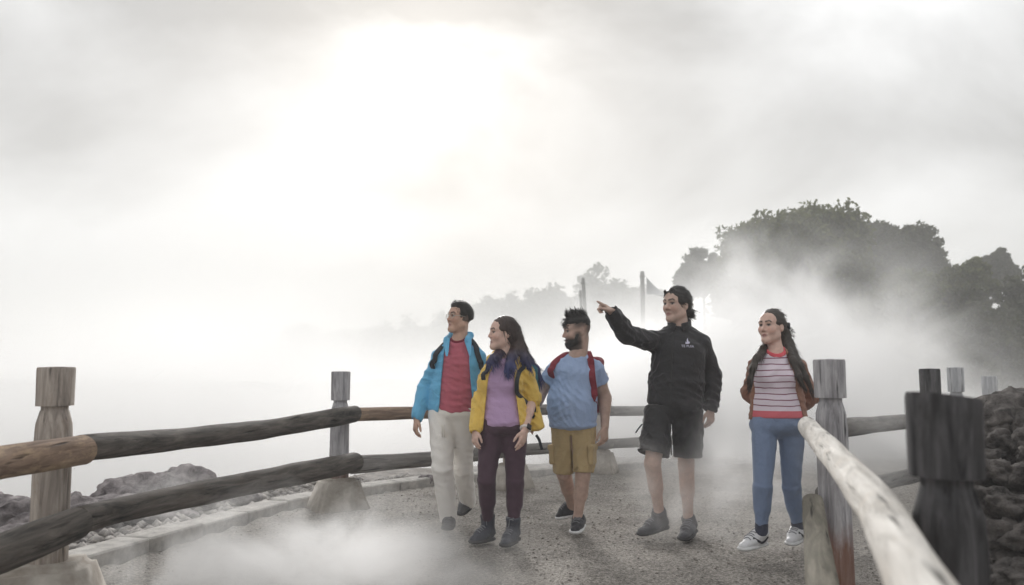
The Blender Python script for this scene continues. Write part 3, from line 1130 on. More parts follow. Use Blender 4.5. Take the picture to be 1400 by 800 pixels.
class Sdf:
    def __init__(s, h=.005):
        s.h, s.ops = h, []

    def add(s, prim, k=.02):
        s.ops.append((0, prim, k))
        return s

    def cut(s, prim, k=.006):
        s.ops.append((1, prim, k))
        return s

    def keep(s, prim, k=.004):
        s.ops.append((4, prim, k))
        return s

    def wrinkle(s, fn):
        s.ops.append((2, (None, None, fn), 0))
        return s

    def shell(s, t):
        s.ops.append((3, None, t))
        return s

    def mesh(s):
        lo = np.min([p[0] for o, p, k in s.ops if o == 0], axis=0) - .03
        hi = np.max([p[1] for o, p, k in s.ops if o == 0], axis=0) + .03
        h = s.h
        n = np.ceil((hi - lo) / h).astype(int) + 1
        ax = [(lo[i] + h * np.arange(n[i])).astype(np.float32) for i in range(3)]
        F = np.full(tuple(n), .08, np.float32)
        for o, p, k in s.ops:
            if o == 4:
                X, Y, Z = ax[0][:, None, None], ax[1][None, :, None], ax[2][None, None, :]
                F = -smin(-F, -p[2](X, Y, Z).astype(np.float32), k)
                continue
            if o == 3:
                F = np.maximum(F, -(F + k))
                continue
            if p[0] is None:
                sl = (slice(None),) * 3
            else:
                a = np.clip(np.floor((p[0] - .05 - lo) / h).astype(int), 0, n)
                b = np.clip(np.ceil((p[1] + .05 - lo) / h).astype(int) + 1, 0, n)
                if (b <= a).any():
                    continue
                sl = tuple(slice(a[i], b[i]) for i in range(3))
            X, Y, Z = ax[0][sl[0]][:, None, None], ax[1][sl[1]][None, :, None], ax[2][sl[2]][None, None, :]
            d = p[2](X, Y, Z).astype(np.float32)
            if o == 0:
                F[sl] = smin(F[sl], d, k)
            elif o == 1:
                F[sl] = -smin(-F[sl], d, k)
            else:
                F[sl] = F[sl] + d
        F[0] = F[-1] = .08
        F[:, 0] = F[:, -1] = .08
        F[:, :, 0] = F[:, :, -1] = .08
        return surface_nets(F, lo, h)


def surface_nets(F, lo, h):
    ins = F < 0
    nx, ny, nz = F.shape
    c = np.zeros((nx - 1, ny - 1, nz - 1), np.int8)
    for i in (0, 1):
        for j in (0, 1):
            for k in (0, 1):
                c += ins[i:nx - 1 + i, j:ny - 1 + j, k:nz - 1 + k]
    act = (c > 0) & (c < 8)
    I, J, K = np.nonzero(act)
    acc = np.zeros((len(I), 3))
    num = np.zeros(len(I))
    corners = [(i, j, k) for i in (0, 1) for j in (0, 1) for k in (0, 1)]
    for a in corners:
        for d in range(3):
            if a[d]:
                continue
            b = list(a)
            b[d] = 1
            fa = F[I + a[0], J + a[1], K + a[2]].astype(float)
            fb = F[I + b[0], J + b[1], K + b[2]].astype(float)
            m = (fa < 0) != (fb < 0)
            t = np.where(m, fa / np.where(m, fa - fb, 1), 0)
            p = np.array(a, float)[None] + 0 * acc
            p[:, d] += t
            acc += np.where(m[:, None], p, 0)
            num += m
    V = lo + h * (np.stack([I, J, K], -1) + acc / num[:, None])
    vid = -np.ones(act.shape, np.int64)
    vid[I, J, K] = np.arange(len(I))
    Q = []
    for d in range(3):
        sl0, sl1 = [slice(None)] * 3, [slice(None)] * 3
        sl0[d], sl1[d] = slice(0, -1), slice(1, None)
        A, B = ins[tuple(sl0)], ins[tuple(sl1)]
        e = A != B
        o = [x for x in range(3) if x != d]
        ii = np.nonzero(e)
        P = np.stack(ii, -1)
        ok = np.ones(len(P), bool)
        for x in o:
            ok &= (P[:, x] >= 1) & (P[:, x] < F.shape[x] - 1)
        P = P[ok]
        fl = A[tuple(P.T)]
        q = []
        for (u, v) in ((-1, -1), (0, -1), (0, 0), (-1, 0)):
            pp = P.copy()
            pp[:, o[0]] += u
            pp[:, o[1]] += v
            q.append(vid[tuple(pp.T)])
        q = np.stack(q, -1)
        flip = fl if d != 1 else ~fl
        q = np.where(flip[:, None], q, q[:, ::-1])
        Q.append(q)
    Q = np.concatenate(Q)
    a, b, c = V[Q[:, 0]], V[Q[:, 1]], V[Q[:, 2]]
    if (a * np.cross(b, c)).sum() < 0:
        Q = Q[:, ::-1]
    # one round of relaxing takes the grid's stair steps away
    for _ in range(2):
        s = np.zeros_like(V)
        w = np.zeros(len(V))
        for x in range(4):
            y = Q[:, (x + 1) % 4]
            z = Q[:, (x + 3) % 4]
            np.add.at(s, Q[:, x], V[y] + V[z])
            np.add.at(w, Q[:, x], 2)
        V = V * .5 + .5 * s / np.maximum(w, 1)[:, None]
    return V, Q


def vnormals(V, Q):
    n = np.cross(V[Q[:, 2]] - V[Q[:, 0]], V[Q[:, 3]] - V[Q[:, 1]])
    N = np.zeros_like(V)
    for x in range(4):
        np.add.at(N, Q[:, x], n)
    return N / np.maximum(np.linalg.norm(N, axis=1, keepdims=True), 1e-9)


UP = np.array([0, 0, 1.0])
m_skin = vcol_mat('skin', .5, .35, .12, .12, 160)
m_hair = vcol_mat('hair', .45, .45, 0, .3, 90)


def frame_from(yaw, pitch=0.0, roll=0.0):
    """Rows: lateral (image right when facing the camera), forward, up. yaw turns towards image left."""
    f = np.array([-math.sin(R(yaw)), -math.cos(R(yaw)), 0])
    f = f * math.cos(R(pitch)) + UP * math.sin(R(pitch))
    lat = unit(np.cross(UP, f))
    up = np.cross(f, lat)
    lat2 = lat * math.cos(R(roll)) + up * math.sin(R(roll))
    up2 = np.cross(f, lat2)
    return np.stack([lat2, f, up2])


class Fig:
    """A person: joints in world space from photo columns and rows at the figure's own distance."""
    def __init__(s, name, label, Y, J, body_yaw, head_yaw, head_pitch, hs, prof, skin, group=None, head_roll=0):
        s.Y = Y
        s.j = {k: at(v[0], v[1], Y + (v[2] if len(v) > 2 else 0)) for k, v in J.items()}
        s.B = frame_from(body_yaw)
        s.H = frame_from(head_yaw, head_pitch, head_roll)
        s.hs, s.p, s.skin = hs, prof, np.array(s2l(skin))
        s.fwd, s.lat = s.B[1], s.B[0]
        f0 = (s.j['hipL'] + s.j['hipR']) / 2
        s.root = empty(name, (f0[0], f0[1], 0), label, 'person', group)

    def hp(s, x, y, z):
        """Head-space (m, unscaled) to world."""
        return s.j['head'] + s.hs * (x * s.H[0] + y * s.H[1] + z * s.H[2])

    def torso(s, S, inf=0.0, k=.03, bottom=True, wid=1.0, loose=0.0):
        p, j, n = s.p, s.j, s.fwd
        hw, hd, ww, wd, cw, cd = p['hip'][0], p['hip'][1], p['waist'][0], p['waist'][1], p['chest'][0], p['chest'][1]
        g = lambda w: w * wid + inf
        S.add(cone(j['pelvis'], j['waist'], g(hw) + loose, g(ww) + loose, n, (hd + inf + loose) / (g(hw) + loose), (wd + inf + loose) / (g(ww) + loose), .45), k)
        S.add(cone(j['waist'], j['chest'], g(ww) + loose, g(cw), n, (wd + inf + loose) / (g(ww) + loose), (cd + inf) / g(cw), .55), k)
        top = j['neck'] - .035 * UP
        S.add(cone(j['chest'], top, g(cw) * .96, .075 + inf * .7, n, (cd + inf) / g(cw), .95, .5), k)
        for q in ('L', 'R'):
            S.add(cone(j['sh' + q], j['neck'] - .012 * UP, .054 * p.get('sh', 1) + inf, .040 + inf * .5, None), k)
        if 'belly' in p:
            b = p['belly']
            c = j['waist'] * (1 - b[0]) + j['pelvis'] * b[0] + n * b[1]
            S.add(ell(c, (b[2] + inf, b[3] + inf, b[4] + inf), s.B), .06)
        if 'bust' in p:
            for sg in (-1, 1):
                S.add(ell(j['chest'] + s.lat * sg * .07 + n * (cd * .72) - UP * .025, (.062 + inf, .055 + inf, .06 + inf), s.B), .045)
        return S

    def arm(s, S, q, inf=0.0, k=.02, upto=1.0, start=0.0, taper=0.0):
        p, j = s.p, s.j
        u = p.get('arm', 1.0)
        a, e, w = j['sh' + q], j['el' + q], j['wr' + q]
        S.add(cone(a, e, .054 * u + inf, .042 * u + inf + taper, None, cap=1), k)
        if upto > 0:
            t = min(1.0, upto)
            S.add(cone(e, e + (w - e) * t, .042 * u + inf + taper, .042 * u + (.028 - .042) * u * t + inf + taper, None, cap=.9 if upto >= 1 else .25), k)
            S.add(cone(e + (w - e) * .12, e + (w - e) * min(.45, t), .043 * u + inf, .036 * u + inf), k)
        return S

    def leg(s, S, q, inf=0.0, k=.025, calf=True):
        p, j = s.p, s.j
        u = p.get('leg', 1.0)
        h, kn, an = j['hip' + q], j['kn' + q], j['an' + q]
        S.add(cone(h, kn, .086 * u + inf, .054 * u + inf), .04)
        S.add(cone(kn, an, .051 * u + inf, .034 * u + inf), k)
        if calf:
            back = -s.fwd * .012
            S.add(cone(kn + (an - kn) * .14 + back, kn + (an - kn) * .48 + back, .046 * u + inf, .048 * u + inf), .03)
        return S

    def foot(s, S, q):
        j = s.j
        heel, toe, an = j['heel' + q], j['toe' + q], j['an' + q]
        S.add(cone(an, heel * .75 + toe * .25 + UP * .045, .032, .022), .02)
        S.add(cone(heel * .8 + toe * .2 + UP * .04, toe + UP * .032 + (heel - toe) * .25, .022, .02, UP, .8), .02)

    def hand(s, S, q, tip, palm_n, curl=(14, 18, 22, 26), thumb=.6, spread=1.0, side=None, size=1.0, cols=None):
        """Palm, four jointed fingers of unequal length and a thumb. tip: direction wrist->fingers; palm_n: the way the palm faces."""
        w = s.j['wr' + q]
        d = unit(tip)
        n = np.asarray(palm_n, float)
        n = unit(n - (n @ d) * d)
        u = unit(np.cross(d, n))
        if side is not None and u @ np.asarray(side) < 0:
            u = -u                                           # u points to the thumb side
        z = size
        kn = w + d * .088 * z
        S.add(cone(w - d * .01, kn - d * .012, .027 * z, .040 * z, n, .72, .42, .7), .012)
        S.add(cone(w + d * .03 * z + u * .012 * z, kn - d * .02 + u * .02 * z, .018 * z, .02 * z, n, .8), .012)
        offs = (.031, .0105, -.0105, -.030)
        lens = (.068, .077, .071, .055)
        for i in range(4):
            p0 = kn + u * offs[i] * z - d * (.004 if i in (1, 2) else .012) * z
            ang = 0.0
            dd = unit(d + u * offs[i] * 2.4 * spread)
            for sgm, fr_, r0, r1 in ((0, .45, .0098, .009), (1, .31, .009, .0082), (2, .24, .0082, .0066)):
                ang += R(curl[i]) * (1.0 if sgm else .9)
                dv = dd * math.cos(ang) + n * math.sin(ang)
                p1 = p0 + dv * lens[i] * fr_ * z
                S.add(cone(p0, p1, r0 * z, r1 * z), .005)
                p0 = p1
        t0 = w + d * .024 * z + u * .024 * z
        t1 = t0 + unit(d * .7 + u * thumb + n * .35) * .042 * z
        t2 = t1 + unit(d * .95 + u * thumb * .35 + n * .35) * .03 * z
        t3 = t2 + unit(d * 1.0 + n * .35) * .022 * z
        S.add(cone(t0, t1, .0165 * z, .012 * z), .01)
        S.add(cone(t1, t2, .0115 * z, .0098 * z), .004)
        S.add(cone(t2, t3, .0098 * z, .0074 * z), .004)

    def head(s, S, jaw=1.0, nose=1.0, cheek=1.0):
        H, z = s.H, s.hs
        hp = s.hp
        E = lambda c, r, k: S.add(ell(hp(*c), np.array(r) * z, H), k * z)
        j = s.j
        nb = s.p.get('neckr', .056)
        S.add(cone(j['neck'] - .02 * UP, hp(0, -.022, -.055), nb * 1.08, nb * .98), .03)
        E((0, -.016, .036), (.074, .094, .087), .02)
        E((0, .028, -.03), (.060, .064, .086), .035)
        E((0, .05, .045), (.058, .042, .05), .03)                     # forehead
        S.add(cone(hp(-.052 * jaw, .005, -.062), hp(-.012, .074, -.102), .022 * z, .018 * z), .03 * z)
        S.add(cone(hp(.052 * jaw, .005, -.062), hp(.012, .074, -.102), .022 * z, .018 * z), .03 * z)
        S.add(ell(hp(0, .078, -.102), np.array((.022, .02, .019)) * z, H), .025 * z)
        for g in (-1, 1):
            E((g * .037, .066, -.026), (.025 * cheek, .024, .026), .03)
            S.add(cone(hp(g * .012, .091, .028), hp(g * .048, .076, .026), .011 * z, .010 * z), .018 * z)
        for g in (-1, 1):
            S.cut(ell(hp(g * .032, .102, .004), np.array((.021, .017, .0145)) * z, H), .014 * z)
            E((g * .032, .0755, .003), (.0145, .0145, .0125), .004)
        S.add(cone(hp(0, .093, .012), hp(0, .1105 + .002 * nose, -.027), .0085 * z, .0118 * nose * z), .012 * z)
        for g in (-1, 1):
            E((g * .0125 * nose, .098, -.034), (.0095, .0105, .008), .008)
        S.add(cone(hp(-.019, .088, -.0635), hp(.019, .088, -.0635), .0068 * z, .0068 * z), .008 * z)
        E((0, .0935, -.0635), (.016, .0075, .006), .008)
        E((0, .092, -.0755), (.017, .0085, .0068), .009)
        S.cut(cone(hp(-.02, .1, -.0695), hp(.02, .1, -.0695), .0035 * z, .0035 * z), .004 * z)
        for g in (-1, 1):
            S.add(ell(hp(g * .076, -.012, -.006), np.array((.0095, .020, .032)) * z, H), .012 * z)
            S.cut(ell(hp(g * .086, -.007, -.002), np.array((.006, .011, .018)) * z, H), .006 * z)
        return S

    def paint(s, V, extra=None, brow=(.02, .016, .013), lip=(0.33, 0.165, 0.15)):
        """Skin colour by place: lips, brows, eyes, warmer hands and ears."""
        C = np.repeat(s.skin[None], len(V), 0)
        q = (V - s.j['head']) @ s.H.T / s.hs
        x, y, z = q[:, 0], q[:, 1], q[:, 2]
        ax = np.abs(x)
        inh = (np.abs(z) < .14) & (ax < .1) & (np.abs(y) < .14)

        def mixc(mask, c):
            m = np.clip(mask, 0, 1)[:, None] * inh[:, None]
            return C * (1 - m) + np.array(c)[None] * m
        g = lambda dx, dy: np.exp(-(dx ** 2 + dy ** 2) * 1.0)
        front = y > .05
        C = mixc(.45 * g((ax - .04) / .022, (z + .03) / .022) * front, s.skin * np.array((1.12, .82, .78)))
        C = mixc(.4 * g(x / .014, (z + .03) / .014) * front, s.skin * np.array((1.12, .82, .78)))
        C = mixc(1.1 * front * np.clip(1.25 - np.sqrt((x / .021) ** 2 + ((z + .0695) / .0125) ** 2), 0, 1) * 1.6, lip)
        bz = .029 + .006 * np.clip((ax - .015) / .02, 0, 1) - .012 * np.clip((ax - .04) / .015, 0, 1)
        C = mixc(front * (ax > .011) * (ax < .054) * np.clip(1.6 - np.abs(z - bz) / .0042, 0, 1), brow)
        ez = np.sqrt(((ax - .032) / .0155) ** 2 + ((z - .0035) / .0068) ** 2)
        C = mixc(front * np.clip((1.12 - ez) * 6, 0, 1), (.30, .27, .25))
        ir = np.sqrt(((ax - .032 + .0) / .0078) ** 2 + ((z - .004) / .0072) ** 2)
        C = mixc(front * np.clip((1.1 - ir) * 4, 0, 1), (.012, .009, .008))
        lid = np.sqrt(((ax - .032) / .018) ** 2 + ((z - .0100) / .0040) ** 2)
        C = mixc(front * np.clip((1.15 - lid) * 3, 0, 1), (.03, .02, .018))
        if extra is not None:
            C = extra(C, x, y, z, ax, inh)
        return C

    def make(s, name, S, mat, parent=None, col=None, label=None):
        V, Q = S.mesh()
        c = col(V) if callable(col) else col
        o = mesh_obj(name, V, Q, mat, parent or s.root, True, c)
        if label:
            o['label'] = label
        return o, V, Q

    def body(s, hands, extra=None, h=.005, **kw):
        S = Sdf(h)
        s.torso(S, -.012)
        for q in 'LR':
            s.arm(S, q)
            s.leg(S, q)
            s.foot(S, q)
        s.head(S, **kw)
        for q, a in hands.items():
            s.hand(S, q, **a)
        return s.make('body', S, m_skin, None, lambda V: s.paint(V, extra))

    def shoe(s, q, mat, sole_mat, high=.0, w=1.0, label=None, collar=.05, lace=None):
        heel, toe, an = s.j['heel' + q], s.j['toe' + q], s.j['an' + q]
        d = unit(toe - heel)
        side = unit(np.cross(d, UP))
        up = unit(np.cross(side, d))
        S = Sdf(.005)
        L = np.linalg.norm(toe - heel)
        S.add(cone(heel + d * .035 + up * .05, heel + d * (L * .55) + up * .045, .038 * w, .042 * w, up, 1.0, .9), .02)
        S.add(cone(heel + d * (L * .5) + up * .04, toe - d * .035 + up * .028, .043 * w, .036 * w, up, .85, .72), .03)
        S.add(cone(heel + d * .045 + up * .05, an + unit(an - (heel + d * .045)) * high, .040 * w, .043 * w + collar * .1, None, cap=.3), .03)
        S.add(cone(heel + d * .07 + up * .08, heel + d * L * .6 + up * .055, .032 * w, .030 * w), .03)
        S.cut(plane(heel + up * .012, up), .004)
        S.wrinkle(ripples(90, 60, .0015))
        o, V, Q = s.make('shoe', S, mat, label=label)
        bb = bvh(V, Q)
        parts = []
        for i in range(5):                                   # lacing rows lie on the upper
            t = .42 + .075 * i
            row = []
            for u in np.linspace(-1, 1, 7):
                src = heel + d * L * (t + .012 * (i % 2) * u) + side * u * .026 * w + up * .25
                hit = bb.ray_cast(Vector(src), Vector(-up))
                if hit[0] is not None:
                    row.append(np.array(hit[0]) + up * .001)
            if len(row) > 2:
                parts.append(tube(row, [.0038] * len(row), 5))
        if parts:
            v, f = join(parts)
            mesh_obj('laces', v, f, lace or lace_mat, o)
        S2 = Sdf(.005)
        S2.add(cone(heel + d * .035 + up * .012, toe - d * .042 + up * .012, .045 * w, .047 * w, up, .38), .01)
        S2.add(cone(heel + d * L * .55 + up * .012, toe - d * .04 + up * .014, .051 * w, .043 * w, up, .35), .02)
        S2.cut(plane(heel - up * .003, up), .003)
        s.make('sole', S2, sole_mat, o)
        return o, V, Q


def strands(V, Q, n, comb, length, seed, width=.0022, lift=.25, curl=.0, pick=None):
    """Thin tapering ribbons lying along a hair mass. comb(points) gives the combing direction."""
    r = np.random.default_rng(seed)
    N = vnormals(V, Q)
    cand = np.arange(len(V)) if pick is None else np.nonzero(pick(V))[0]
    ii = r.choice(cand, n)
    P, nn = V[ii], N[ii]
    d = comb(P) + r.normal(size=(n, 3)) * .14
    d = d - (d * nn).sum(1, keepdims=True) * nn * .85
    d /= np.linalg.norm(d, axis=1, keepdims=True) + 1e-9
    side = np.cross(d, nn)
    side /= np.linalg.norm(side, axis=1, keepdims=True) + 1e-9
    L = length * r.uniform(.5, 1.2, (n, 1))
    w = width * r.uniform(.7, 1.4, (n, 1))
    lf = lift * r.uniform(.1, 1.0, (n, 1))
    cu = curl * r.normal(size=(n, 1))
    rows = []
    for t, ww in ((0, 1.0), (.4, .9), (.75, .6), (1.0, .08)):
        c = P + d * L * t + nn * (.001 + L * lf * t * (1 - .35 * t)) + side * L * cu * t * t
        rows.append((c - side * w * ww, c + side * w * ww))
    VV = np.stack([x for rr in rows for x in rr], 1).reshape(-1, 3)
    base = (np.arange(n) * 8)[:, None]
    FF = np.concatenate([base + np.array([[a, a + 1, a + 3, a + 2]]) for a in (0, 2, 4)])
    return VV, FF


def hair_obj(fig, S, colfn, strand_args, name='hair'):
    V, Q = S.mesh()
    parts_v, parts_f = [V], [Q]
    o = len(V)
    for a in strand_args:
        v, f = strands(V, Q, **a)
        parts_v.append(v)
        parts_f.append(f + o)
        o += len(v)
    VV = np.concatenate(parts_v)
    FF = np.concatenate(parts_f)
    r = np.random.default_rng(5)
    C = colfn(VV)
    return mesh_obj(name, VV, FF, m_hair, fig.root, True, C), V, Q


def cast(bvhs, px, py):
    d = Vector(ray(px, py)).normalized()
    best = None
    for b in bvhs:
        h = b.ray_cast(Vector((0, 0, CAMZ)), d)
        if h[0] is not None and (best is None or h[3] < best[1]):
            best = (np.array(h[0]), h[3], np.array(h[1]))
    return best


def bvh(V, Q):
    return BVHTree.FromPolygons([tuple(v) for v in V], [tuple(int(i) for i in q) for q in Q])


def ribbon(pts, normals, width, thick, refine=4):
    """Strap of rectangular section with rounded edges through points; returns verts, faces."""
    P = np.array(pts, float)
    Nn = np.array([unit(n) for n in normals])
    m = (len(P) - 1) * refine + 1
    t = np.linspace(0, len(P) - 1, m)
    # Catmull-Rom
    def cr(A, t):
        i = np.clip(np.floor(t).astype(int), 0, len(A) - 2)
        f = (t - i)[:, None]
        p0, p1, p2, p3 = A[np.clip(i - 1, 0, None)], A[i], A[i + 1], A[np.clip(i + 2, None, len(A) - 1)]
        return .5 * ((2 * p1) + (p2 - p0) * f + (2 * p0 - 5 * p1 + 4 * p2 - p3) * f ** 2 + (3 * p1 - p0 - 3 * p2 + p3) * f ** 3)
    C, M = cr(P, t), cr(Nn, t)
    T = np.gradient(C, axis=0)
    T /= np.linalg.norm(T, axis=1, keepdims=True)
    M -= (M * T).sum(1, keepdims=True) * T
    M /= np.linalg.norm(M, axis=1, keepdims=True)
    Sd = np.cross(T, M)
    sec = [(-1, -.6), (-.85, -1), (.85, -1), (1, -.6), (1, .6), (.85, 1), (-.85, 1), (-1, .6)]
    V = np.concatenate([C + Sd * a * width / 2 + M * b * thick / 2 for a, b in sec]).reshape(8, m, 3).transpose(1, 0, 2).reshape(-1, 3)
    Fc = []
    for k in range(m - 1):
        for i in range(8):
            j = (i + 1) % 8
            Fc.append((k * 8 + i, k * 8 + j, (k + 1) * 8 + j, (k + 1) * 8 + i))
    Fc.append(tuple(range(8))[::-1])
    Fc.append(tuple((m - 1) * 8 + i for i in range(8)))
    return V, Fc


def cap_hair(f, S, grow=1.0, low=-.035, face=(.0, .112, -.035), facer=(.072, .075, .118), k=.012, earcut=True, thick=(.082, .103, .096)):
    """Scalp hair in head space, with the face and the ears cut free."""
    z = f.hs
    S.add(ell(f.hp(0, -.015, .038), np.array(thick) * z * grow, f.H), .01)
    S.add(ell(f.hp(0, -.045, -.02), np.array((.07, .066, .07)) * z * grow, f.H), .03)
    S.cut(ell(f.hp(*face), np.array(facer) * z, f.H), k)
    S.cut(plane(f.hp(0, -.02, low), f.H[2] + .35 * f.H[1]), .01)
    if earcut:
        for g in (-1, 1):
            S.cut(ell(f.hp(g * .085, .012, -.03), np.array((.03, .036, .04)) * z, f.H), .01)
    return S


def hcol(base, jitter=.25, tips=None):
    b = np.array(base)
    r = np.random.default_rng(3)

    def fn(V):
        n = .5 + .5 * np.sin(V[:, 0] * 190 + 3 * np.sin(V[:, 2] * 60)) * np.sin(V[:, 1] * 170 + V[:, 2] * 30)
        C = b[None] * (1 - jitter + 2 * jitter * n)[:, None]
        if tips is not None:
            C = tips(V, C)
        return C
    return fn

# ------------------------------------------------------------------ the walkers
rubber = plain('sole_rubber', (60, 60, 62), .8)
lace_mat = plain('laces_grey', (128, 128, 132), .85)
white_sole = plain('sole_white', (214, 214, 214), .6)
DOWN = -UP

# ---- person in the sky blue jacket
A = Fig('person', 'person in glasses and an open sky blue jacket over a crimson tee', 6.2, dict(
    head=(629, 435), neck=(628, 462), chest=(625, 497), waist=(620, 532), pelvis=(618, 558),
    shL=(603, 489), elL=(582, 529, .05), wrL=(570, 572, -.04), shR=(651, 490), elR=(662, 530, .1), wrR=(657, 572, .05),
    hipL=(604, 566), hipR=(632, 566), knL=(605, 640, -.1), anL=(613, 709, -.02), knR=(632, 638, .12), anR=(640, 686, .5),
    heelL=(616, 716, .06), toeL=(611, 726, -.16), heelR=(645, 690, .55), toeR=(629, 706, .42)),
    12, 52, 6, .95, dict(hip=(.15, .105), waist=(.145, .10), chest=(.155, .105), neckr=.053), (190, 156, 138))


def short_hair_paint(strength):
    def ex(C, x, y, z, ax, inh):
        m = (inh & (z > -.03 + .25 * np.clip(y, 0, 1)) & (y < .02) & (ax > .03)).astype(float)[:, None] * strength
        return C * (1 - m) + np.array((.02, .017, .015)) * m
    return ex


A.body({'L': dict(tip=(-.12, -.25, -1), palm_n=(.9, .35, 0), side=(0, -1, 0), curl=(22, 26, 30, 34)), 'R': dict(tip=(0, -.2, -1), palm_n=(-1, 0, 0), side=(0, -1, 0))}, short_hair_paint(.85))
S = cap_hair(A, Sdf(.005), 1.0, -.03, face=(0, .122, -.045), facer=(.07, .078, .132))
S.add(ell(A.hp(0, .02, .098), np.array((.06, .07, .035)) * A.hs, A.H), .02)
back = lambda f: (lambda P: -f.H[1] * .8 + f.H[2] * .1 + 0 * P)
hair_obj(A, S, hcol((.022, .019, .017)), [dict(n=900, comb=lambda P: A.H[1] * .5 + A.H[2] * .5 + A.H[0] * .2 + 0 * P, length=.024, seed=1, lift=.45, width=.0018, pick=lambda V: (V - A.j['head']) @ A.H[1] < .062)])
m_tee_a = fabric('tee_crimson', (186, 100, 116))
S = Sdf(.006)
A.torso(S, .008, loose=.010)
S.add(cone(A.j['pelvis'] - UP * .02, A.j['waist'], .158, .156, A.fwd, .72, .72, .3), .03)
for q in 'LR':
    S.add(cone(A.j['sh' + q], A.j['sh' + q] * .45 + A.j['el' + q] * .55, .056, .052, cap=.3), .02)
neck_cut = lambda f, r, dz, dy=.055: ell(f.j['neck'] + f.fwd * dy + UP * dz, (r, r * 1.15, r * 1.22), f.B)
S.cut(neck_cut(A, .072, .06), .006)
S.wrinkle(ripples(1, 30, .005, (.4, 0, 1)))
oA, VA, QA = A.make('tee', S, m_tee_a)
S = Sdf(.005)
A.torso(S, .012, loose=.010)
S.keep(neck_cut(A, .088, .06))
S.cut(neck_cut(A, .071, .06), .004)
S.keep(plane(A.j['neck'] - UP * .12, DOWN))
A.make('collar', S, fabric('collar_crimson', (120, 40, 56)), oA)
m_jk_a = fabric('jacket_sky_blue', (104, 178, 218), .6, 180, .35)


def front_wedge(f, rows, depth=.5):
    """Volume in front of the torso's middle plane between photo columns; rows: (py, x_left, x_right)."""
    ys = np.array([r[0] for r in rows], float)
    L = np.array([r[1] for r in rows], float)
    Rr = np.array([r[2] for r in rows], float)
    zs = np.array([at(700, y, f.Y - .12)[2] for y in ys])
    xl = np.array([at(x, y, f.Y - .12)[0] for x, y in zip(L, ys)])
    xr = np.array([at(x, y, f.Y - .12)[0] for x, y in zip(Rr, ys)])
    o = np.argsort(zs)
    zs, xl, xr = zs[o], xl[o], xr[o]
    mid = f.j['chest']

    def fn(X, Y, Z):
        a = np.interp(Z, zs, xl)
        b = np.interp(Z, zs, xr)
        front = (Y - (mid[1] - .015))
        return np.maximum(np.maximum(a - X, X - b), np.maximum(front, 0 * X + np.maximum(Z - zs[-1] - .2, zs[0] - .3 - Z)))
    return None, None, fn


S = Sdf(.006)
A.torso(S, .024, loose=.014)
S.add(cone(A.j['pelvis'] - UP * .015, A.j['waist'], .178, .178, A.fwd, .74, .74, .3), .03)
for q in 'LR':
    A.arm(S, q, .012, taper=.004)
    S.add(cone(A.j['el' + q], A.j['wr' + q] - (A.j['wr' + q] - A.j['el' + q]) * .06, .056, .045, cap=.25), .02)
S.wrinkle(ripples(2, 28, .0055, (.8, .3, .7)))
S.cut(front_wedge(A, [(455, 607, 650), (470, 608, 645), (490, 606, 641), (520, 603, 643), (550, 601, 646), (580, 597, 650), (600, 596, 652)]), .008)
S.cut(ell(A.j['neck'] + UP * .075 + A.fwd * .02, (.095, .085, .09), A.B), .01)
for q in 'LR':
    e, w = A.j['el' + q], A.j['wr' + q]
    S.cut(cone(w - (w - e) * .12, w + (w - e) * .3, .036, .036), .004)
oJ, VJ, QJ = A.make('jacket', S, m_jk_a)
S = Sdf(.005)
for sg, c in ((-1, (607, 470)), (1, (647, 470))):
    b0 = A.j['neck'] + A.lat * sg * .075 - A.fwd * .04 + UP * .02
    b1 = A.j['neck'] + A.lat * sg * .085 + A.fwd * .06 - UP * .02
    b2 = at(c[0] - sg * 4, 486, A.Y - .15)
    S.add(cone(b0, b1, .026, .03, A.lat + UP * .7, .42), .02)
    S.add(cone(b1, b2, .03, .012, A.fwd, .4), .02)
S.add(cone(A.j['neck'] - A.lat * .075 - A.fwd * .045 + UP * .02, A.j['neck'] + A.lat * .075 - A.fwd * .045 + UP * .02, .03, .03, A.fwd, .5), .02)
A.make('collar', S, m_jk_a, oJ)
m_tr_a = fabric('trousers_off_white', (236, 233, 228), fold=.14, var=.06)


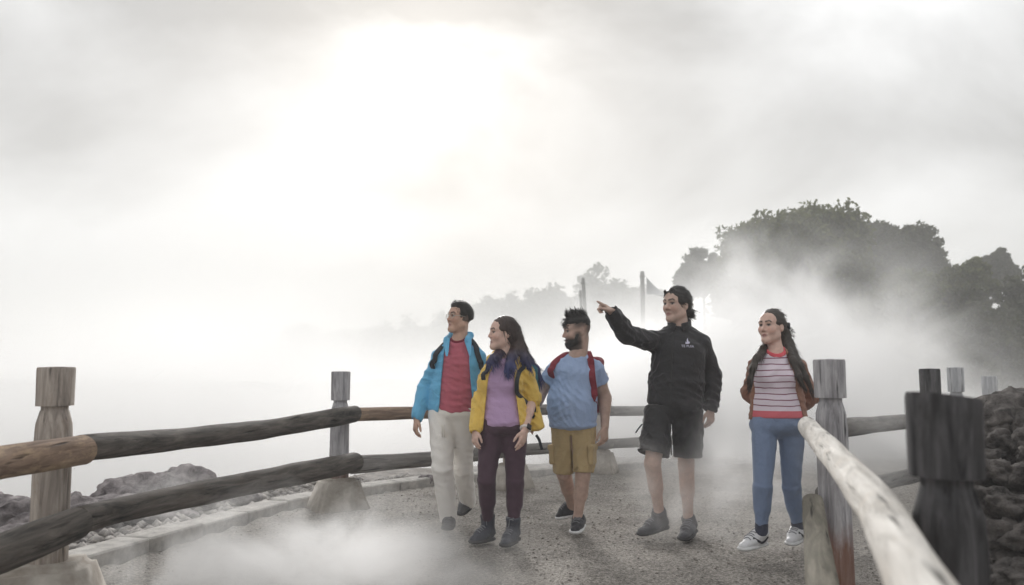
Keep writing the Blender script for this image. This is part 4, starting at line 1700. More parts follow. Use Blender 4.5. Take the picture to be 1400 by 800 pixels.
def trousers(f, mat, inf, cuff, name='trousers', hipw=None, wr=.005, freq=30, seed=4, waist_up=.03, kneecut=None, wide=0.0, label=None, flare=0.0):
    S = Sdf(.006)
    hw = hipw or f.p['hip'][0] + .012
    S.add(cone(f.j['pelvis'] - UP * .03, f.j['pelvis'] + UP * waist_up, hw, hw * .95, f.fwd, (f.p['hip'][1] + .014) / hw, cap=.45), .03)
    for q in 'LR':
        h, kn, an = f.j['hip' + q], f.j['kn' + q], f.j['an' + q]
        u = f.p.get('leg', 1.0)
        if kneecut is None:
            end = an + (an - kn) * cuff
            S.add(cone(h, kn, .09 * u + inf, .057 * u + inf + wide * .5), .045)
            S.add(cone(kn, end, .054 * u + inf + wide * .5, .036 * u + inf + wide, cap=.3), .025)
            S.add(cone(kn + (an - kn) * .15 - f.fwd * .012, kn + (an - kn) * .5 - f.fwd * .012, .049 * u + inf, .05 * u + inf), .03)
        else:
            end = h + (kn - h) * kneecut
            S.add(cone(h, end, .09 * u + inf, .066 * u + inf + flare, cap=.12), .045)
    S.wrinkle(ripples(seed, freq * .8, wr, (1, .3, .45)))
    cro = (f.j['hipL'] + f.j['hipR']) / 2 - UP * (.115 if kneecut is None else .10)
    low = (f.j['knL'] + f.j['knR']) / 2
    S.cut(cone(cro, low - UP * .1, .002, .02, f.lat, .5, cap=.2) if kneecut is None else rbox((cro + low) / 2 - UP * .05, (.006, .2, np.linalg.norm(cro - low) / 2 + .05), f.B, .004), .02)
    if kneecut is not None:
        for q in 'LR':
            h, kn = f.j['hip' + q], f.j['kn' + q]
            end = h + (kn - h) * kneecut
            u = f.p.get('leg', 1.0)
            S.cut(cone(end - (end - h) * .1, end + (end - h) * .4, .06 * u + inf * .7 + flare * .8, .055 * u + inf * .7 + flare), .003)
    return f.make(name, S, mat, label=label)


oT, _, _ = trousers(A, m_tr_a, .014, .02, wide=.016, wr=.003, hipw=.146, seed=6)
m_cord = fabric('drawstring', (226, 222, 214))
for dx in (0, 3):
    V, Fc = tube([at(604 + dx, 581, A.Y - .145), at(604 + dx * 1.2, 590, A.Y - .15), at(605 + dx, 598, A.Y - .145)], [.004, .004, .004], 6)
    mesh_obj('drawstring', V, Fc, m_cord, oT)
m_shoe_a = fabric('shoe_grey', (96, 96, 98), .8)
A.shoe('L', m_shoe_a, rubber)
A.shoe('R', m_shoe_a, rubber)
# glasses
m_glass_frame = plain('glasses_metal', (196, 190, 182), .3, .6)
parts = []
for g in (-1, 1):
    ringp = [A.hp(g * .033 + .023 * math.cos(t), .1, .002 + .019 * math.sin(t)) for t in np.linspace(0, 2 * math.pi, 17)]
    parts.append(tube(ringp, [.0022] * 17, 6))
    parts.append(tube([A.hp(g * .056, .098, .006), A.hp(g * .072, .06, .008), A.hp(g * .078, -.01, .008)], [.002] * 3, 6))
parts.append(tube([A.hp(-.01, .104, .006), A.hp(0, .107, .008), A.hp(.01, .104, .006)], [.002] * 3, 6))
V, Fc = join(parts)
mesh_obj('glasses', V, Fc, m_glass_frame, A.root)


def backpack(f, name, label, c, half, mat, strap_mat, straps, bvhs, sw=.05, strap_label=None, pocket=True, rot=0.0):
    """Pack on the back with two padded straps laid over the clothes; straps: photo points down the front."""
    root = empty(name, f.j['chest'] - f.fwd * .25, label, 'backpack')
    M = f.B
    S = Sdf(.007)
    S.add(rbox(c, half, M, .05), .02)
    S.add(rbox(c - f.fwd * half[1] * .8 - UP * half[2] * .3, (half[0] * .8, .05, half[2] * .5), M, .03), .03)
    S.wrinkle(ripples(8, 28, .006))
    V, Q = S.mesh()
    body = mesh_obj('pack_body', V, Q, mat, root)
    zp = [c - f.fwd * (half[1] + .03) + f.lat * half[0] * .6 * t + UP * (half[2] * .2) for t in (-1, 0, 1)]
    v, fc = tube(zp, [.005] * 3, 6)
    mesh_obj('zip', v, fc, strap_mat, body)
    v, fc = ribbon([c + UP * half[2] - f.lat * .04, c + UP * (half[2] + .04), c + UP * half[2] + f.lat * .04], [UP, UP, UP], .025, .008)
    mesh_obj('grab_loop', v, fc, strap_mat, body)
    for sg, px_pts in straps:
        pts, nrm = [], []
        t0 = c + UP * half[2] * .8 + f.lat * sg * half[0] * .45 + f.fwd * half[1] * .8
        top = f.j['neck'] * .5 + f.j['sh' + ('L' if sg < 0 else 'R')] * .5 + UP * .075
        pts += [t0, top - f.fwd * .04]
        nrm += [UP - f.fwd, UP]
        for (x, y) in px_pts:
            hit = cast(bvhs, x, y)
            if hit is None:
                continue
            n = hit[2]
            if n @ ray(x, y) > 0:
                n = -n
            pts.append(hit[0] + n * .006)
            nrm.append(n * .6 + f.fwd * .4)
        end = c - UP * half[2] * .6 + f.lat * sg * (half[0] * .9) + f.fwd * half[1]
        pts.append(end)
        nrm.append(f.lat * sg)
        v, fc = ribbon(pts, nrm, sw, .012)
        mesh_obj('strap', v, fc, strap_mat, root)
    return root


m_strap_dark = fabric('strap_charcoal', (48, 52, 58))
backpack(A, 'backpack', 'dark backpack whose straps cross the sky blue jacket', A.j['chest'] - A.fwd * .24 - UP * .06, (.13, .07, .2), m_strap_dark, m_strap_dark,
         [(-1, [(600, 474), (598, 482), (595, 492), (592, 502)]), (1, [(650, 474), (652, 482), (655, 492), (657, 500)])], [bvh(VJ, QJ)], .04)

# ---- person in the yellow jacket
Bp = Fig('person', 'person in a yellow jacket and lavender top with blue-tipped long hair', 5.72, dict(
    head=(688, 456), neck=(691, 486), chest=(687, 518), waist=(684, 550), pelvis=(687, 577),
    shL=(673, 509), elL=(657, 547, .02), wrL=(650, 588, -.08), shR=(717, 511), elR=(727, 545, .05), wrR=(718, 588, -.14),
    hipL=(672, 584), hipR=(704, 584), knL=(665, 655, -.04), anL=(667, 714, .1), knR=(704, 657, -.02), anR=(702, 718, .0),
    heelL=(674, 738, .13), toeL=(644, 744, -.02), heelR=(706, 737, .06), toeR=(689, 749, -.14)),
    18, 70, 2, .94, dict(hip=(.150, .115), waist=(.118, .085), chest=(.128, .09), bust=1, neckr=.046, arm=.86, leg=.98, sh=.85), (208, 176, 162))
Bp.body({'L': dict(tip=(-.05, -.3, -1), palm_n=(.8, .5, 0), side=(0, -1, 0), curl=(20, 24, 28, 32), size=.9),
         'R': dict(tip=(-.28, -.2, -1), palm_n=(-.75, .5, 0), side=(-.3, -1, 0), curl=(10, 12, 16, 20), size=.95)}, None, jaw=.92, nose=.88)
m_tee_b = fabric('tee_lavender', (186, 156, 192))
S = Sdf(.006)
Bp.torso(S, .012, loose=.008)
S.add(cone(Bp.j['pelvis'] + UP * .0, Bp.j['waist'], .156, .136, Bp.fwd, .84, .8, .2), .03)
S.cut(neck_cut(Bp, .064, .055), .006)
S.wrinkle(ripples(21, 34, .003, (.2, 0, 1)))
oTB, VTB, QTB = Bp.make('tee', S, m_tee_b)
m_jk_b = fabric('jacket_yellow', (224, 188, 92), .6, 180, .35)
S = Sdf(.006)
Bp.torso(S, .028, loose=.016)
S.add(cone(Bp.j['pelvis'] - UP * .02, Bp.j['waist'], .192, .172, Bp.fwd, .78, .78, .25), .03)
S.add(cone(at(733, 585, Bp.Y + .05), at(727, 552, Bp.Y + .05), .062, .05, cap=.4), .04)
Bp.arm(S, 'L', .016, taper=.005)
S.add(cone(Bp.j['elL'], Bp.j['wrL'] - (Bp.j['wrL'] - Bp.j['elL']) * .05, .052, .042, cap=.25), .02)
Bp.arm(S, 'R', .02, upto=0, taper=.012)
eR = Bp.j['elR']
S.add(cone(eR - UP * .005, eR + UP * .03, .068, .07, cap=.3), .015)
S.wrinkle(ripples(22, 28, .0055, (.8, .3, .7)))
S.cut(front_wedge(Bp, [(480, 676, 704), (500, 673, 704), (515, 668, 703), (530, 666, 704), (560, 663, 708), (590, 660, 712), (612, 658, 714)]), .008)
S.cut(ell(Bp.j['neck'] + UP * .07 + Bp.fwd * .02, (.085, .08, .085), Bp.B), .01)
S.cut(cone(Bp.j['wrL'] - (Bp.j['wrL'] - Bp.j['elL']) * .1, Bp.j['wrL'] + (Bp.j['wrL'] - Bp.j['elL']) * .3, .032, .032), .004)
S.cut(cone(eR - UP * .03, eR - UP * .12, .05, .055), .004)
oJB, VJB, QJB = Bp.make('jacket', S, m_jk_b)
S = Sdf(.005)
for sg in (-1, 1):
    b0 = Bp.j['neck'] + Bp.lat * sg * .075 - Bp.fwd * .05 + UP * .01
    b1 = Bp.j['neck'] + Bp.lat * sg * .09 + Bp.fwd * .06 - UP * .03
    b2 = Bp.j['neck'] + Bp.lat * sg * .075 + Bp.fwd * .1 - UP * .1
    S.add(cone(b0, b1, .03, .036, Bp.lat + UP, .4), .02)
    S.add(cone(b1, b2, .036, .014, Bp.fwd, .4), .02)
S.add(cone(Bp.j['neck'] - Bp.lat * .09 - Bp.fwd * .07, Bp.j['neck'] + Bp.lat * .09 - Bp.fwd * .07 - UP * .01, .045, .045, Bp.fwd, .6), .02)
Bp.make('hood', S, m_jk_b, oJB)
S = Sdf(.005)
for i in range(18):
    a0, a1 = 2 * math.pi * i / 18, 2 * math.pi * (i + 1) / 18
    for dz in (0, .014):
        ring = lambda a: eR - UP * (.012 - dz) + np.array([math.cos(a) * .062, math.sin(a) * .062, .004 * math.sin(3 * a)])
        S.add(cone(ring(a0), ring(a1), .009, .009), .006)
Bp.make('rolled_cuff', S, m_jk_b, oJB)
m_leg_b = fabric('leggings_plum', (78, 58, 70), .7, 300, .15)
trousers(Bp, m_leg_b, .006, -.06, 'leggings', hipw=.154, wr=.0018, seed=24, waist_up=.06)
m_boot = fabric('boot_slate', (70, 72, 80), .8)
for q in 'LR':
    Bp.shoe(q, m_boot, rubber, high=.05, w=1.05, collar=.08)
# hair: crown, the two falls in front of the shoulders and the long fall down the back
S = Sdf(.006)
cap_hair(Bp, S, 1.03, -.3, face=(.0, .118, -.045), facer=(.078, .082, .128), earcut=False)
S.cut(ell(Bp.hp(.085, .02, -.02), np.array((.03, .03, .038)) * Bp.hs, Bp.H), .01)
hb = lambda px, py, dy: at(px, py, Bp.Y + dy)
for pts in ([(700, 452, .06), (704, 474, .0), (700, 488, -.1), (696, 500, -.15), (692, 508, -.16)],
            [(704, 452, .06), (712, 475, .08), (722, 492, .1), (733, 505, .12), (739, 520, .13)],
            [(698, 448, .1), (706, 470, .14), (714, 490, .17), (724, 510, .18)],
            [(692, 470, .08), (684, 482, -.02), (675, 489, -.12), (667, 496, -.15)],
            [(706, 460, .02), (710, 478, -.02), (716, 490, -.06), (724, 500, -.06)]):
    P = [hb(*q) for q in pts]
    rr_ = np.linspace(.046, .018, len(P))
    for i in range(len(P) - 1):
        S.add(cone(P[i], P[i + 1], rr_[i], rr_[i + 1], Bp.fwd, .75), .025)
S.wrinkle(ripples(25, 75, .003, (0, 0, -.3)))


def blue_tips(V, C):
    z1, z0 = at(700, 476, Bp.Y)[2], at(700, 504, Bp.Y)[2]
    t = np.clip((z1 - V[:, 2]) / (z1 - z0), 0, 1)[:, None]
    return C * (1 - t) + (np.array((.03, .045, .16)) * (C / C.mean(1, keepdims=True) * .25 + .75)) * t


fall = lambda P: np.array((.28, .02, -1.0)) + 0 * P
hair_obj(Bp, S, hcol((.045, .026, .022), .3, blue_tips), [dict(n=2200, comb=fall, length=.085, seed=2, lift=.05, width=.002, pick=lambda V: ((V - Bp.j['head']) @ Bp.H[1] < .03) | ((V - Bp.j['head']) @ Bp.H[2] < -.13))])
bv = [bvh(VJB, QJB), bvh(VTB, QTB)]
m_pack_b = fabric('pack_teal', (44, 104, 120))
backpack(Bp, 'backpack', 'teal backpack worn over the yellow jacket', Bp.j['chest'] - Bp.fwd * .2 - UP * .09 + Bp.lat * .055, (.155, .085, .2), m_pack_b, m_strap_dark,
         [(-1, [(670, 498), (666, 508), (661, 518)]), (1, [(716, 500), (710, 508), (707, 518), (706, 530), (708, 540)])], bv, .03)
m_watch = plain('watch_dark', (34, 32, 36), .35)
m_wstrap = plain('watch_strap', (222, 214, 210), .6)
d = unit(Bp.j['wrR'] - Bp.j['elR'])
wc = Bp.j['wrR'] - d * .012
u1 = unit(np.cross(d, (0, 1, 0)))
u2 = np.cross(d, u1)
S = Sdf(.004)
for i in range(20):
    a0, a1 = 2 * math.pi * i / 20, 2 * math.pi * (i + 1) / 20
    S.add(cone(wc + .03 * (math.cos(a0) * u1 + math.sin(a0) * u2), wc + .03 * (math.cos(a1) * u1 + math.sin(a1) * u2), .010, .010, d, 1.0), .004)
oW, _, _ = Bp.make('watch', S, m_wstrap)
S = Sdf(.004)
nf = unit(np.array((.55, -.8, .1)) - (np.array((.55, -.8, .1)) @ d) * d)
S.add(rbox(wc + nf * .037, (.019, .021, .008), np.stack([np.cross(d, nf), d, nf]), .006), .004)
Bp.make('watch_face', S, m_watch, oW)
v, fc = ribbon([hb(733, 595, .02), hb(737, 601, .0), hb(739, 608, .0), hb(741, 615, .0)], [Bp.fwd] * 4, .02, .006)
mesh_obj('drawcord', v, fc, m_strap_dark, oJB)

# ---- person in the blue tee
C_ = Fig('person', 'bearded person in a pale blue tee and khaki cargo shorts', 6.2, dict(
    head=(789, 453), neck=(790, 484), chest=(786, 512), waist=(782, 545), pelvis=(783, 570),
    shL=(761, 506), elL=(742, 530, .12), wrL=(729, 566, .02), shR=(813, 504), elR=(827, 543, .06), wrR=(827, 583, -.02),
    hipL=(772, 577), hipR=(797, 577), knL=(771, 648, .05), anL=(782, 693, .3), knR=(797, 648, -.05), anR=(790, 708, -.04),
    heelL=(787, 704, .36), toeL=(761, 711, .3), heelR=(795, 719, .05), toeR=(785, 731, -.18)),
    22, 76, -6, 1.0, dict(hip=(.158, .125), waist=(.165, .13), chest=(.165, .12), belly=(.35, .045, .155, .125, .13), neckr=.066, arm=1.12, leg=1.0), (186, 158, 144))


def beard(C, x, y, z, ax, inh):
    sg = lambda v, w: 1 / (1 + np.exp(-np.clip(v / w, -30, 30)))
    dark = np.array((.024, .02, .018))
    m = sg(y - .0, .008) * sg(-.05 - z, .006) * (1 - np.clip(1.4 - np.sqrt((x / .02) ** 2 + ((z + .0695) / .009) ** 2), 0, 1) * (y > .08))
    m = np.maximum(m, sg(y + .004, .006) * sg(.045 - y, .008) * sg(ax - .045, .006) * sg(-.004 - z, .008))
    m = np.maximum(m, sg(.026 - ax, .004) * sg(y - .07, .006) * sg(-.047 - z, .004) * sg(z + .064, .004))
    fade = .92 * sg(.046 - y, .01) * sg(z - .022 - .25 * np.clip(-y, 0, 1), .012) * sg(ax - .02, .01)
    nape = .75 * sg(-.05 - y, .01) * sg(z + .05, .015)
    m = (np.maximum(np.maximum(m * .92, fade), nape) * inh)[:, None]
    return C * (1 - m) + dark * m


C_.body({'R': dict(tip=(-.03, -.15, -1), palm_n=(-.75, .6, 0), side=(-.3, -1, 0), curl=(26, 30, 34, 36), size=1.08),
         'L': dict(tip=(-.3, -.2, -1), palm_n=(.8, .3, 0), side=(0, -1, 0))}, beard, jaw=1.06, nose=1.1, cheek=1.1)
S = Sdf(.005)
E = lambda c, r, k=.02: S.add(ell(C_.hp(*c), np.array(r) * C_.hs, C_.H), k)
E((0, .07, -.09), (.042, .036, .034))
for g in (-1, 1):
    E((g * .036, .05, -.083), (.03, .036, .03))
    E((g * .058, .022, -.055), (.016, .024, .042))
    S.add(cone(C_.hp(g * .006, .1, -.052), C_.hp(g * .028, .086, -.066), .0065, .006), .006)
S.cut(ell(C_.hp(0, .1, -.0685), np.array((.021, .016, .0085)), C_.H), .006)
S.cut(ell(C_.hp(0, .098, -.02), np.array((.05, .04, .03)), C_.H), .01)
S.wrinkle(ripples(31, 120, .002))
V, Q = S.mesh()
v2, f2 = strands(V, Q, 900, lambda P: C_.H[1] * .5 - C_.H[2] * .9 + 0 * P, .018, 33, .0016, .4)
VV = np.concatenate([V, v2])
mesh_obj('beard', VV, np.concatenate([Q, f2 + len(V)]), m_hair, C_.root, True, hcol((.022, .018, .016))(VV))
S = Sdf(.005)
S.add(ell(C_.hp(0, -.008, .076), np.array((.071, .091, .053)), C_.H), .02)
S.add(ell(C_.hp(0, .056, .066), np.array((.058, .032, .038)), C_.H), .02)
S.add(ell(C_.hp(0, -.06, .06), np.array((.068, .05, .06)), C_.H), .02)
S.cut(ell(C_.hp(0, .135, -.01), np.array((.075, .06, .068)), C_.H), .008)
S.wrinkle(ripples(32, 70, .004))
top = lambda P: C_.H[2] * .9 + C_.H[1] * .3 + C_.H[0] * .1 + (P - C_.hp(0, 0, .03)) * 3
hair_obj(C_, S, hcol((.02, .017, .016)), [dict(n=700, comb=lambda P: C_.H[1] * .8 - C_.H[2] * .25 + 0 * P, length=.05, seed=4, lift=.12, width=.0025),
                                            dict(n=420, comb=top, length=.048, seed=5, lift=1.1, width=.003, pick=lambda V: (V - C_.hp(0, 0, .105)) @ C_.H[2] > 0)])
m_tee_c = fabric('tee_pale_blue', (158, 178, 212))
S = Sdf(.006)
C_.torso(S, .012, loose=.006)
S.add(cone(C_.j['pelvis'] - UP * .06, C_.j['waist'], .182, .174, C_.fwd, .86, .86, .25), .04)
for q in 'LR':
    a, e = C_.j['sh' + q], C_.j['el' + q]
    S.add(cone(a, a + (e - a) * .5, .074, .074, cap=.25), .025)
S.wrinkle(ripples(34, 34, .005, (.5, 0, 1)))
S.cut(neck_cut(C_, .076, .06), .006)
for q in 'LR':
    a, e = C_.j['sh' + q], C_.j['el' + q]
    S.cut(cone(a + (e - a) * .46, a + (e - a) * .8, .062, .064), .004)
oTC, VTC, QTC = C_.make('tee', S, m_tee_c)
m_sh_c = fabric('shorts_khaki', (178, 156, 116))
oSC, VSC, QSC = trousers(C_, m_sh_c, .012, 0, 'shorts', hipw=.162, wr=.006, seed=35, kneecut=.97, flare=.004, waist_up=.0)
for q in 'LR':
    h, kn = C_.j['hip' + q], C_.j['kn' + q]
    sg = -1 if q == 'L' else 1
    S = Sdf(.006)
    c = h + (kn - h) * .62 + C_.lat * sg * .078 + C_.fwd * .02
    S.add(rbox(c, (.022, .06, .075), C_.B, .015), .01)
    S.add(rbox(c + UP * .055 + C_.lat * sg * .006, (.024, .064, .022), C_.B, .01), .004)
    C_.make('cargo_pocket', S, m_sh_c, oSC)
m_shoe_c = fabric('shoe_black_mesh', (58, 58, 62), .8)
for q in 'LR':
    C_.shoe(q, m_shoe_c, white_sole)
m_pack_c = fabric('pack_maroon', (128, 40, 54))
backpack(C_, 'backpack', 'maroon backpack worn over the pale blue tee', C_.j['chest'] - C_.fwd * .26 - UP * .08, (.15, .09, .22), m_pack_c, m_pack_c,
         [(-1, [(773, 483), (767, 488), (760, 495), (756, 502), (754, 512)]), (1, [(806, 483), (807, 492), (808, 502), (809, 515), (811, 530), (813, 545)])], [bvh(VTC, QTC)], .05)

# ---- the guide
D = Fig('person', 'person in black zip jacket and black shorts pointing with an outstretched arm', 5.95, dict(
    head=(925, 417), neck=(929, 446), chest=(928, 480), waist=(925, 520), pelvis=(922, 552),
    shL=(899, 468), elL=(857, 458, -.2), wrL=(837, 427, -.34), shR=(957, 470), elR=(974, 512, .06), wrR=(972, 558, -.02),
    hipL=(904, 560), hipR=(939, 560), knL=(892, 634, -.1), anL=(901, 700, -.02), knR=(938, 637, .02), anR=(941, 709, .05),
    heelL=(911, 722, .08), toeL=(875, 733, -.1), heelR=(947, 726, .12), toeR=(934, 740, -.14)),
    16, 50, 0, 1.04, dict(hip=(.165, .115), waist=(.165, .11), chest=(.175, .115), neckr=.06, arm=1.05, leg=1.04, sh=1.05), (190, 163, 150))
D.body({'L': dict(tip=D.j['wrL'] * 0 + (at(807, 408, D.Y - .40) - D.j['wrL']), palm_n=(.25, .1, -1), side=(.2, -.9, -.3), curl=(2, 72, 80, 84), thumb=.5, size=1.06),
        'R': dict(tip=(-.05, -.1, -1), palm_n=(-.7, .7, 0), side=(-.4, -1, 0), curl=(24, 28, 32, 34), size=1.05)}, None, jaw=1.08, nose=1.12)
S = Sdf(.005)
cap_hair(D, S, 1.03, -.09, face=(0, .125, -.045), facer=(.074, .074, .128), thick=(.084, .106, .098))
for i, (x, y, z, r) in enumerate([(.03, -.105, -.05, .03), (-.02, -.11, -.045, .032), (.06, -.08, -.05, .024), (0, -.1, -.08, .026), (.035, -.115, -.075, .02), (-.055, -.085, -.05, .024), (.05, -.115, -.04, .018)]):
    S.add(ell(D.hp(x, y, z), np.array((r, r, r * .9)), D.H), .012)
S.add(cone(D.hp(-.03, .088, .098), D.hp(-.07, .04, .03), .010, .008), .02)
S.add(cone(D.hp(.02, .075, .11), D.hp(.076, .02, .02), .010, .008), .02)
S.wrinkle(ripples(41, 85, .0035, (0, 0, .2)))
swept = lambda P: -D.H[1] * .9 - D.H[2] * .35 + 0 * P
hair_obj(D, S, hcol((.018, .015, .014)), [dict(n=1500, comb=swept, length=.05, seed=6, lift=.05, width=.002, curl=.2, pick=lambda V: (V - D.j['head']) @ D.H[1] < .055)])
m_jk_d = fabric('jacket_black', (44, 43, 46), .55, 220, .3, .12, .1)
S = Sdf(.006)
D.torso(S, .02, loose=.012)
S.add(cone(D.j['pelvis'] + UP * .0, D.j['waist'], .198, .192, D.fwd, .72, .72, .2), .03)
for q in 'LR':
    D.arm(S, q, .018, taper=.006)
    e, w = D.j['el' + q], D.j['wr' + q]
    S.add(cone(e, w - (w - e) * .08, .062, .05, cap=.25), .02)
S.wrinkle(ripples(42, 28, .0065, (.3, 0, 1)))
S.cut(ell(D.j['neck'] + UP * .085 + D.fwd * .03, (.07, .068, .075), D.B), .008)
for q in 'LR':
    e, w = D.j['el' + q], D.j['wr' + q]
    S.cut(cone(w - (w - e) * .14, w + (w - e) * .3, .038, .04), .004)
oJD, VJD, QJD = D.make('jacket', S, m_jk_d)
S = Sdf(.005)
for i in range(20):
    a0, a1 = [math.pi * (.12 + 1.76 * (i + t) / 20) for t in (0, 1)]
    ring = lambda a, dz: D.j['neck'] + D.fwd * (.012 + .078 * math.cos(a)) + D.lat * .076 * math.sin(a) + UP * (dz - .012 - .022 * math.cos(a))
    for dz in (0, .02, .04):
        S.add(cone(ring(a0, dz), ring(a1, dz), .011, .011), .008)
D.make('collar', S, m_jk_d, oJD)
bvD = [bvh(VJD, QJD)]
zpts, znr = [], []
for (x, y) in [(921, 452), (920, 462), (919, 475), (918, 495), (917, 515), (916, 535), (916, 552)]:
    hit = cast(bvD, x, y)
    if hit:
        zpts.append(hit[0] - unit(ray(x, y)) * .003)
        znr.append(D.fwd)
if len(zpts) > 2:
    v, fc = ribbon(zpts, znr, .012, .005)
    mesh_obj('zip', v, fc, plain('zip_black', (26, 26, 28), .4), oJD)
    v, fc = box_verts(zpts[0] + D.fwd * .006 - UP * .03, D.lat, D.fwd, UP, .005, .003, .016, .001)
    mesh_obj('zip_pull', v, fc, plain('zip_pull', (190, 190, 192), .35, .7), oJD)
m_logo = plain('logo_print', (206, 204, 222), .7)
hit = cast(bvD, 940, 470)
if hit:
    n0 = unit(-hit[2] if hit[2] @ ray(940, 470) > 0 else hit[2])
    n0 = unit(n0 + D.fwd)
    cu = bpy.data.curves.new('lettering', 'FONT')
    cu.body = 'TE PUIA'
    cu.size = .026
    cu.align_x = 'CENTER'
    cu.extrude = .0012
    tmp = bpy.data.objects.new('lettering', cu)
    COL.objects.link(tmp)
    bpy.context.view_layer.update()
    me = bpy.data.meshes.new_from_object(tmp.evaluated_get(bpy.context.evaluated_depsgraph_get()))
    lv = np.array([v.co[:] for v in me.vertices])
    lf = [tuple(p.vertices) for p in me.polygons]
    bpy.data.objects.remove(tmp)
    latn = unit(np.cross(UP, n0))
    upn = np.cross(n0, latn)

    def on_chest(P2, lift):
        out = []
        for p in P2:
            q = hit[0] + latn * p[0] + upn * p[1] + n0 * .05
            h = bvD[0].ray_cast(Vector(q), Vector(-n0))
            g = np.array(h[0]) if h[0] is not None else hit[0] + latn * p[0] + upn * p[1]
            out.append(g + n0 * (lift + (p[2] if len(p) > 2 else 0)))
        return np.array(out)
    me_pts = on_chest([(p[0], p[1] - .028, p[2]) for p in lv], .004)
    mesh_obj('lettering', me_pts, lf, m_logo, oJD, False)
    # plume-shaped emblem above the letters
    flame = [(-.016, -.002), (-.013, .016), (-.006, .008), (-.004, .03), (.004, .048), (.005, .026), (.012, .012), (.017, .02), (.016, .004), (.006, -.002)]
    P = on_chest([(x, y) for x, y in flame], .002)
    P2 = on_chest([(x, y) for x, y in flame], .0055)
    k = len(flame)
    mesh_obj('emblem', np.concatenate([P, P2]), [tuple(range(k))[::-1], tuple(range(k, 2 * k))] + [(i, (i + 1) % k, k + (i + 1) % k, k + i) for i in range(k)], m_logo, oJD, False)
m_sh_d = fabric('shorts_black', (46, 45, 47), .6, 220, .3, .12, .1)
oSD, _, _ = trousers(D, m_sh_d, .026, 0, 'shorts', hipw=.188, wr=.006, seed=45, kneecut=.82, flare=.022, waist_up=.03)
v, fc = ribbon([at(878, 580, D.Y - .02), at(873, 586, D.Y - .04), at(869, 592, D.Y - .04)], [D.fwd] * 3, .01, .005)
mesh_obj('drawcord', v, fc, m_strap_dark, oSD)
m_shoe_d = fabric('shoe_grey_knit', (84, 84, 88), .85)
for q in 'LR':
    D.shoe(q, m_shoe_d, rubber, high=.01, w=1.1)

# ---- person in the striped top
Eg = Fig('person', 'person in a striped top with red neckband and jeans, hands behind the back', 5.4, dict(
    head=(1055, 447), neck=(1060, 477), chest=(1061, 510), waist=(1063, 546), pelvis=(1064, 574),
    shL=(1037, 501), elL=(1025, 537, .14), wrL=(1048, 562, .24), shR=(1089, 503), elR=(1108, 542, .12), wrR=(1082, 566, .24),
    hipL=(1046, 582), hipR=(1082, 582), knL=(1043, 664, -.08), anL=(1041, 726, -.06), knR=(1082, 664, .05), anR=(1091, 722, .14),
    heelL=(1046, 745, .02), toeL=(1013, 754, -.14), heelR=(1095, 736, .2), toeR=(1080, 747, .02)),
    10, 50, 3, .93, dict(hip=(.162, .12), waist=(.138, .10), chest=(.142, .10), bust=1, neckr=.046, arm=.9, leg=.93, sh=.85), (208, 176, 162))
Eg.body({'L': dict(tip=(.7, .1, -.5), palm_n=(0, 1, 0), size=.9), 'R': dict(tip=(-.7, .1, -.5), palm_n=(0, 1, 0), size=.9)}, None, jaw=.95, nose=.9, cheek=1.08)


def knit_mat():
    m, n, l, b = new_mat('striped_knit')
    tc = nd(n, 'ShaderNodeTexCoord')
    sp = nd(n, 'ShaderNodeSeparateXYZ')
    l.new(tc.outputs['Object'], sp.inputs[0])
    ns = nd(n, 'ShaderNodeTexNoise', i_Scale=5.0, i_Detail=2.0)
    l.new(tc.outputs['Object'], ns.inputs['Vector'])
    ad = nd(n, 'ShaderNodeMath', operation='MULTIPLY_ADD', i_1=.03)
    l.new(ns.outputs[0], ad.inputs[0])
    l.new(sp.outputs[2], ad.inputs[2])
    dv = nd(n, 'ShaderNodeMath', operation='DIVIDE', i_1=.0385)
    l.new(ad.outputs[0], dv.inputs[0])
    fr_ = nd(n, 'ShaderNodeMath', operation='FRACT')
    l.new(dv.outputs[0], fr_.inputs[0])
    lt = nd(n, 'ShaderNodeMath', operation='LESS_THAN', i_1=.17)
    l.new(fr_.outputs[0], lt.inputs[0])
    mx = nd(n, 'ShaderNodeMix', data_type='RGBA')
    mx.inputs[6].default_value = c4(s2l((222, 210, 220)))
    mx.inputs[7].default_value = c4(s2l((124, 62, 84)))
    l.new(lt.outputs[0], mx.inputs[0])
    # red neckband and hem band
    gt = nd(n, 'ShaderNodeMath', operation='LESS_THAN', i_1=float(at(1062, 562, Eg.Y - .1)[2]))
    l.new(sp.outputs[2], gt.inputs[0])
    mx2 = nd(n, 'ShaderNodeMix', data_type='RGBA')
    l.new(gt.outputs[0], mx2.inputs[0])
    l.new(mx.outputs[2], mx2.inputs[6])
    mx2.inputs[7].default_value = c4(s2l((208, 104, 114)))
    l.new(mx2.outputs[2], b.inputs['Base Color'])
    b.inputs['Roughness'].default_value = .9
    n3 = nd(n, 'ShaderNodeTexNoise', i_Scale=240.0)
    l.new(tc.outputs['Object'], n3.inputs['Vector'])
    bp = nd(n, 'ShaderNodeBump', i_Strength=.3, i_Distance=.003)
    l.new(n3.outputs[0], bp.inputs['Height'])
    l.new(bp.outputs[0], b.inputs['Normal'])
    return m


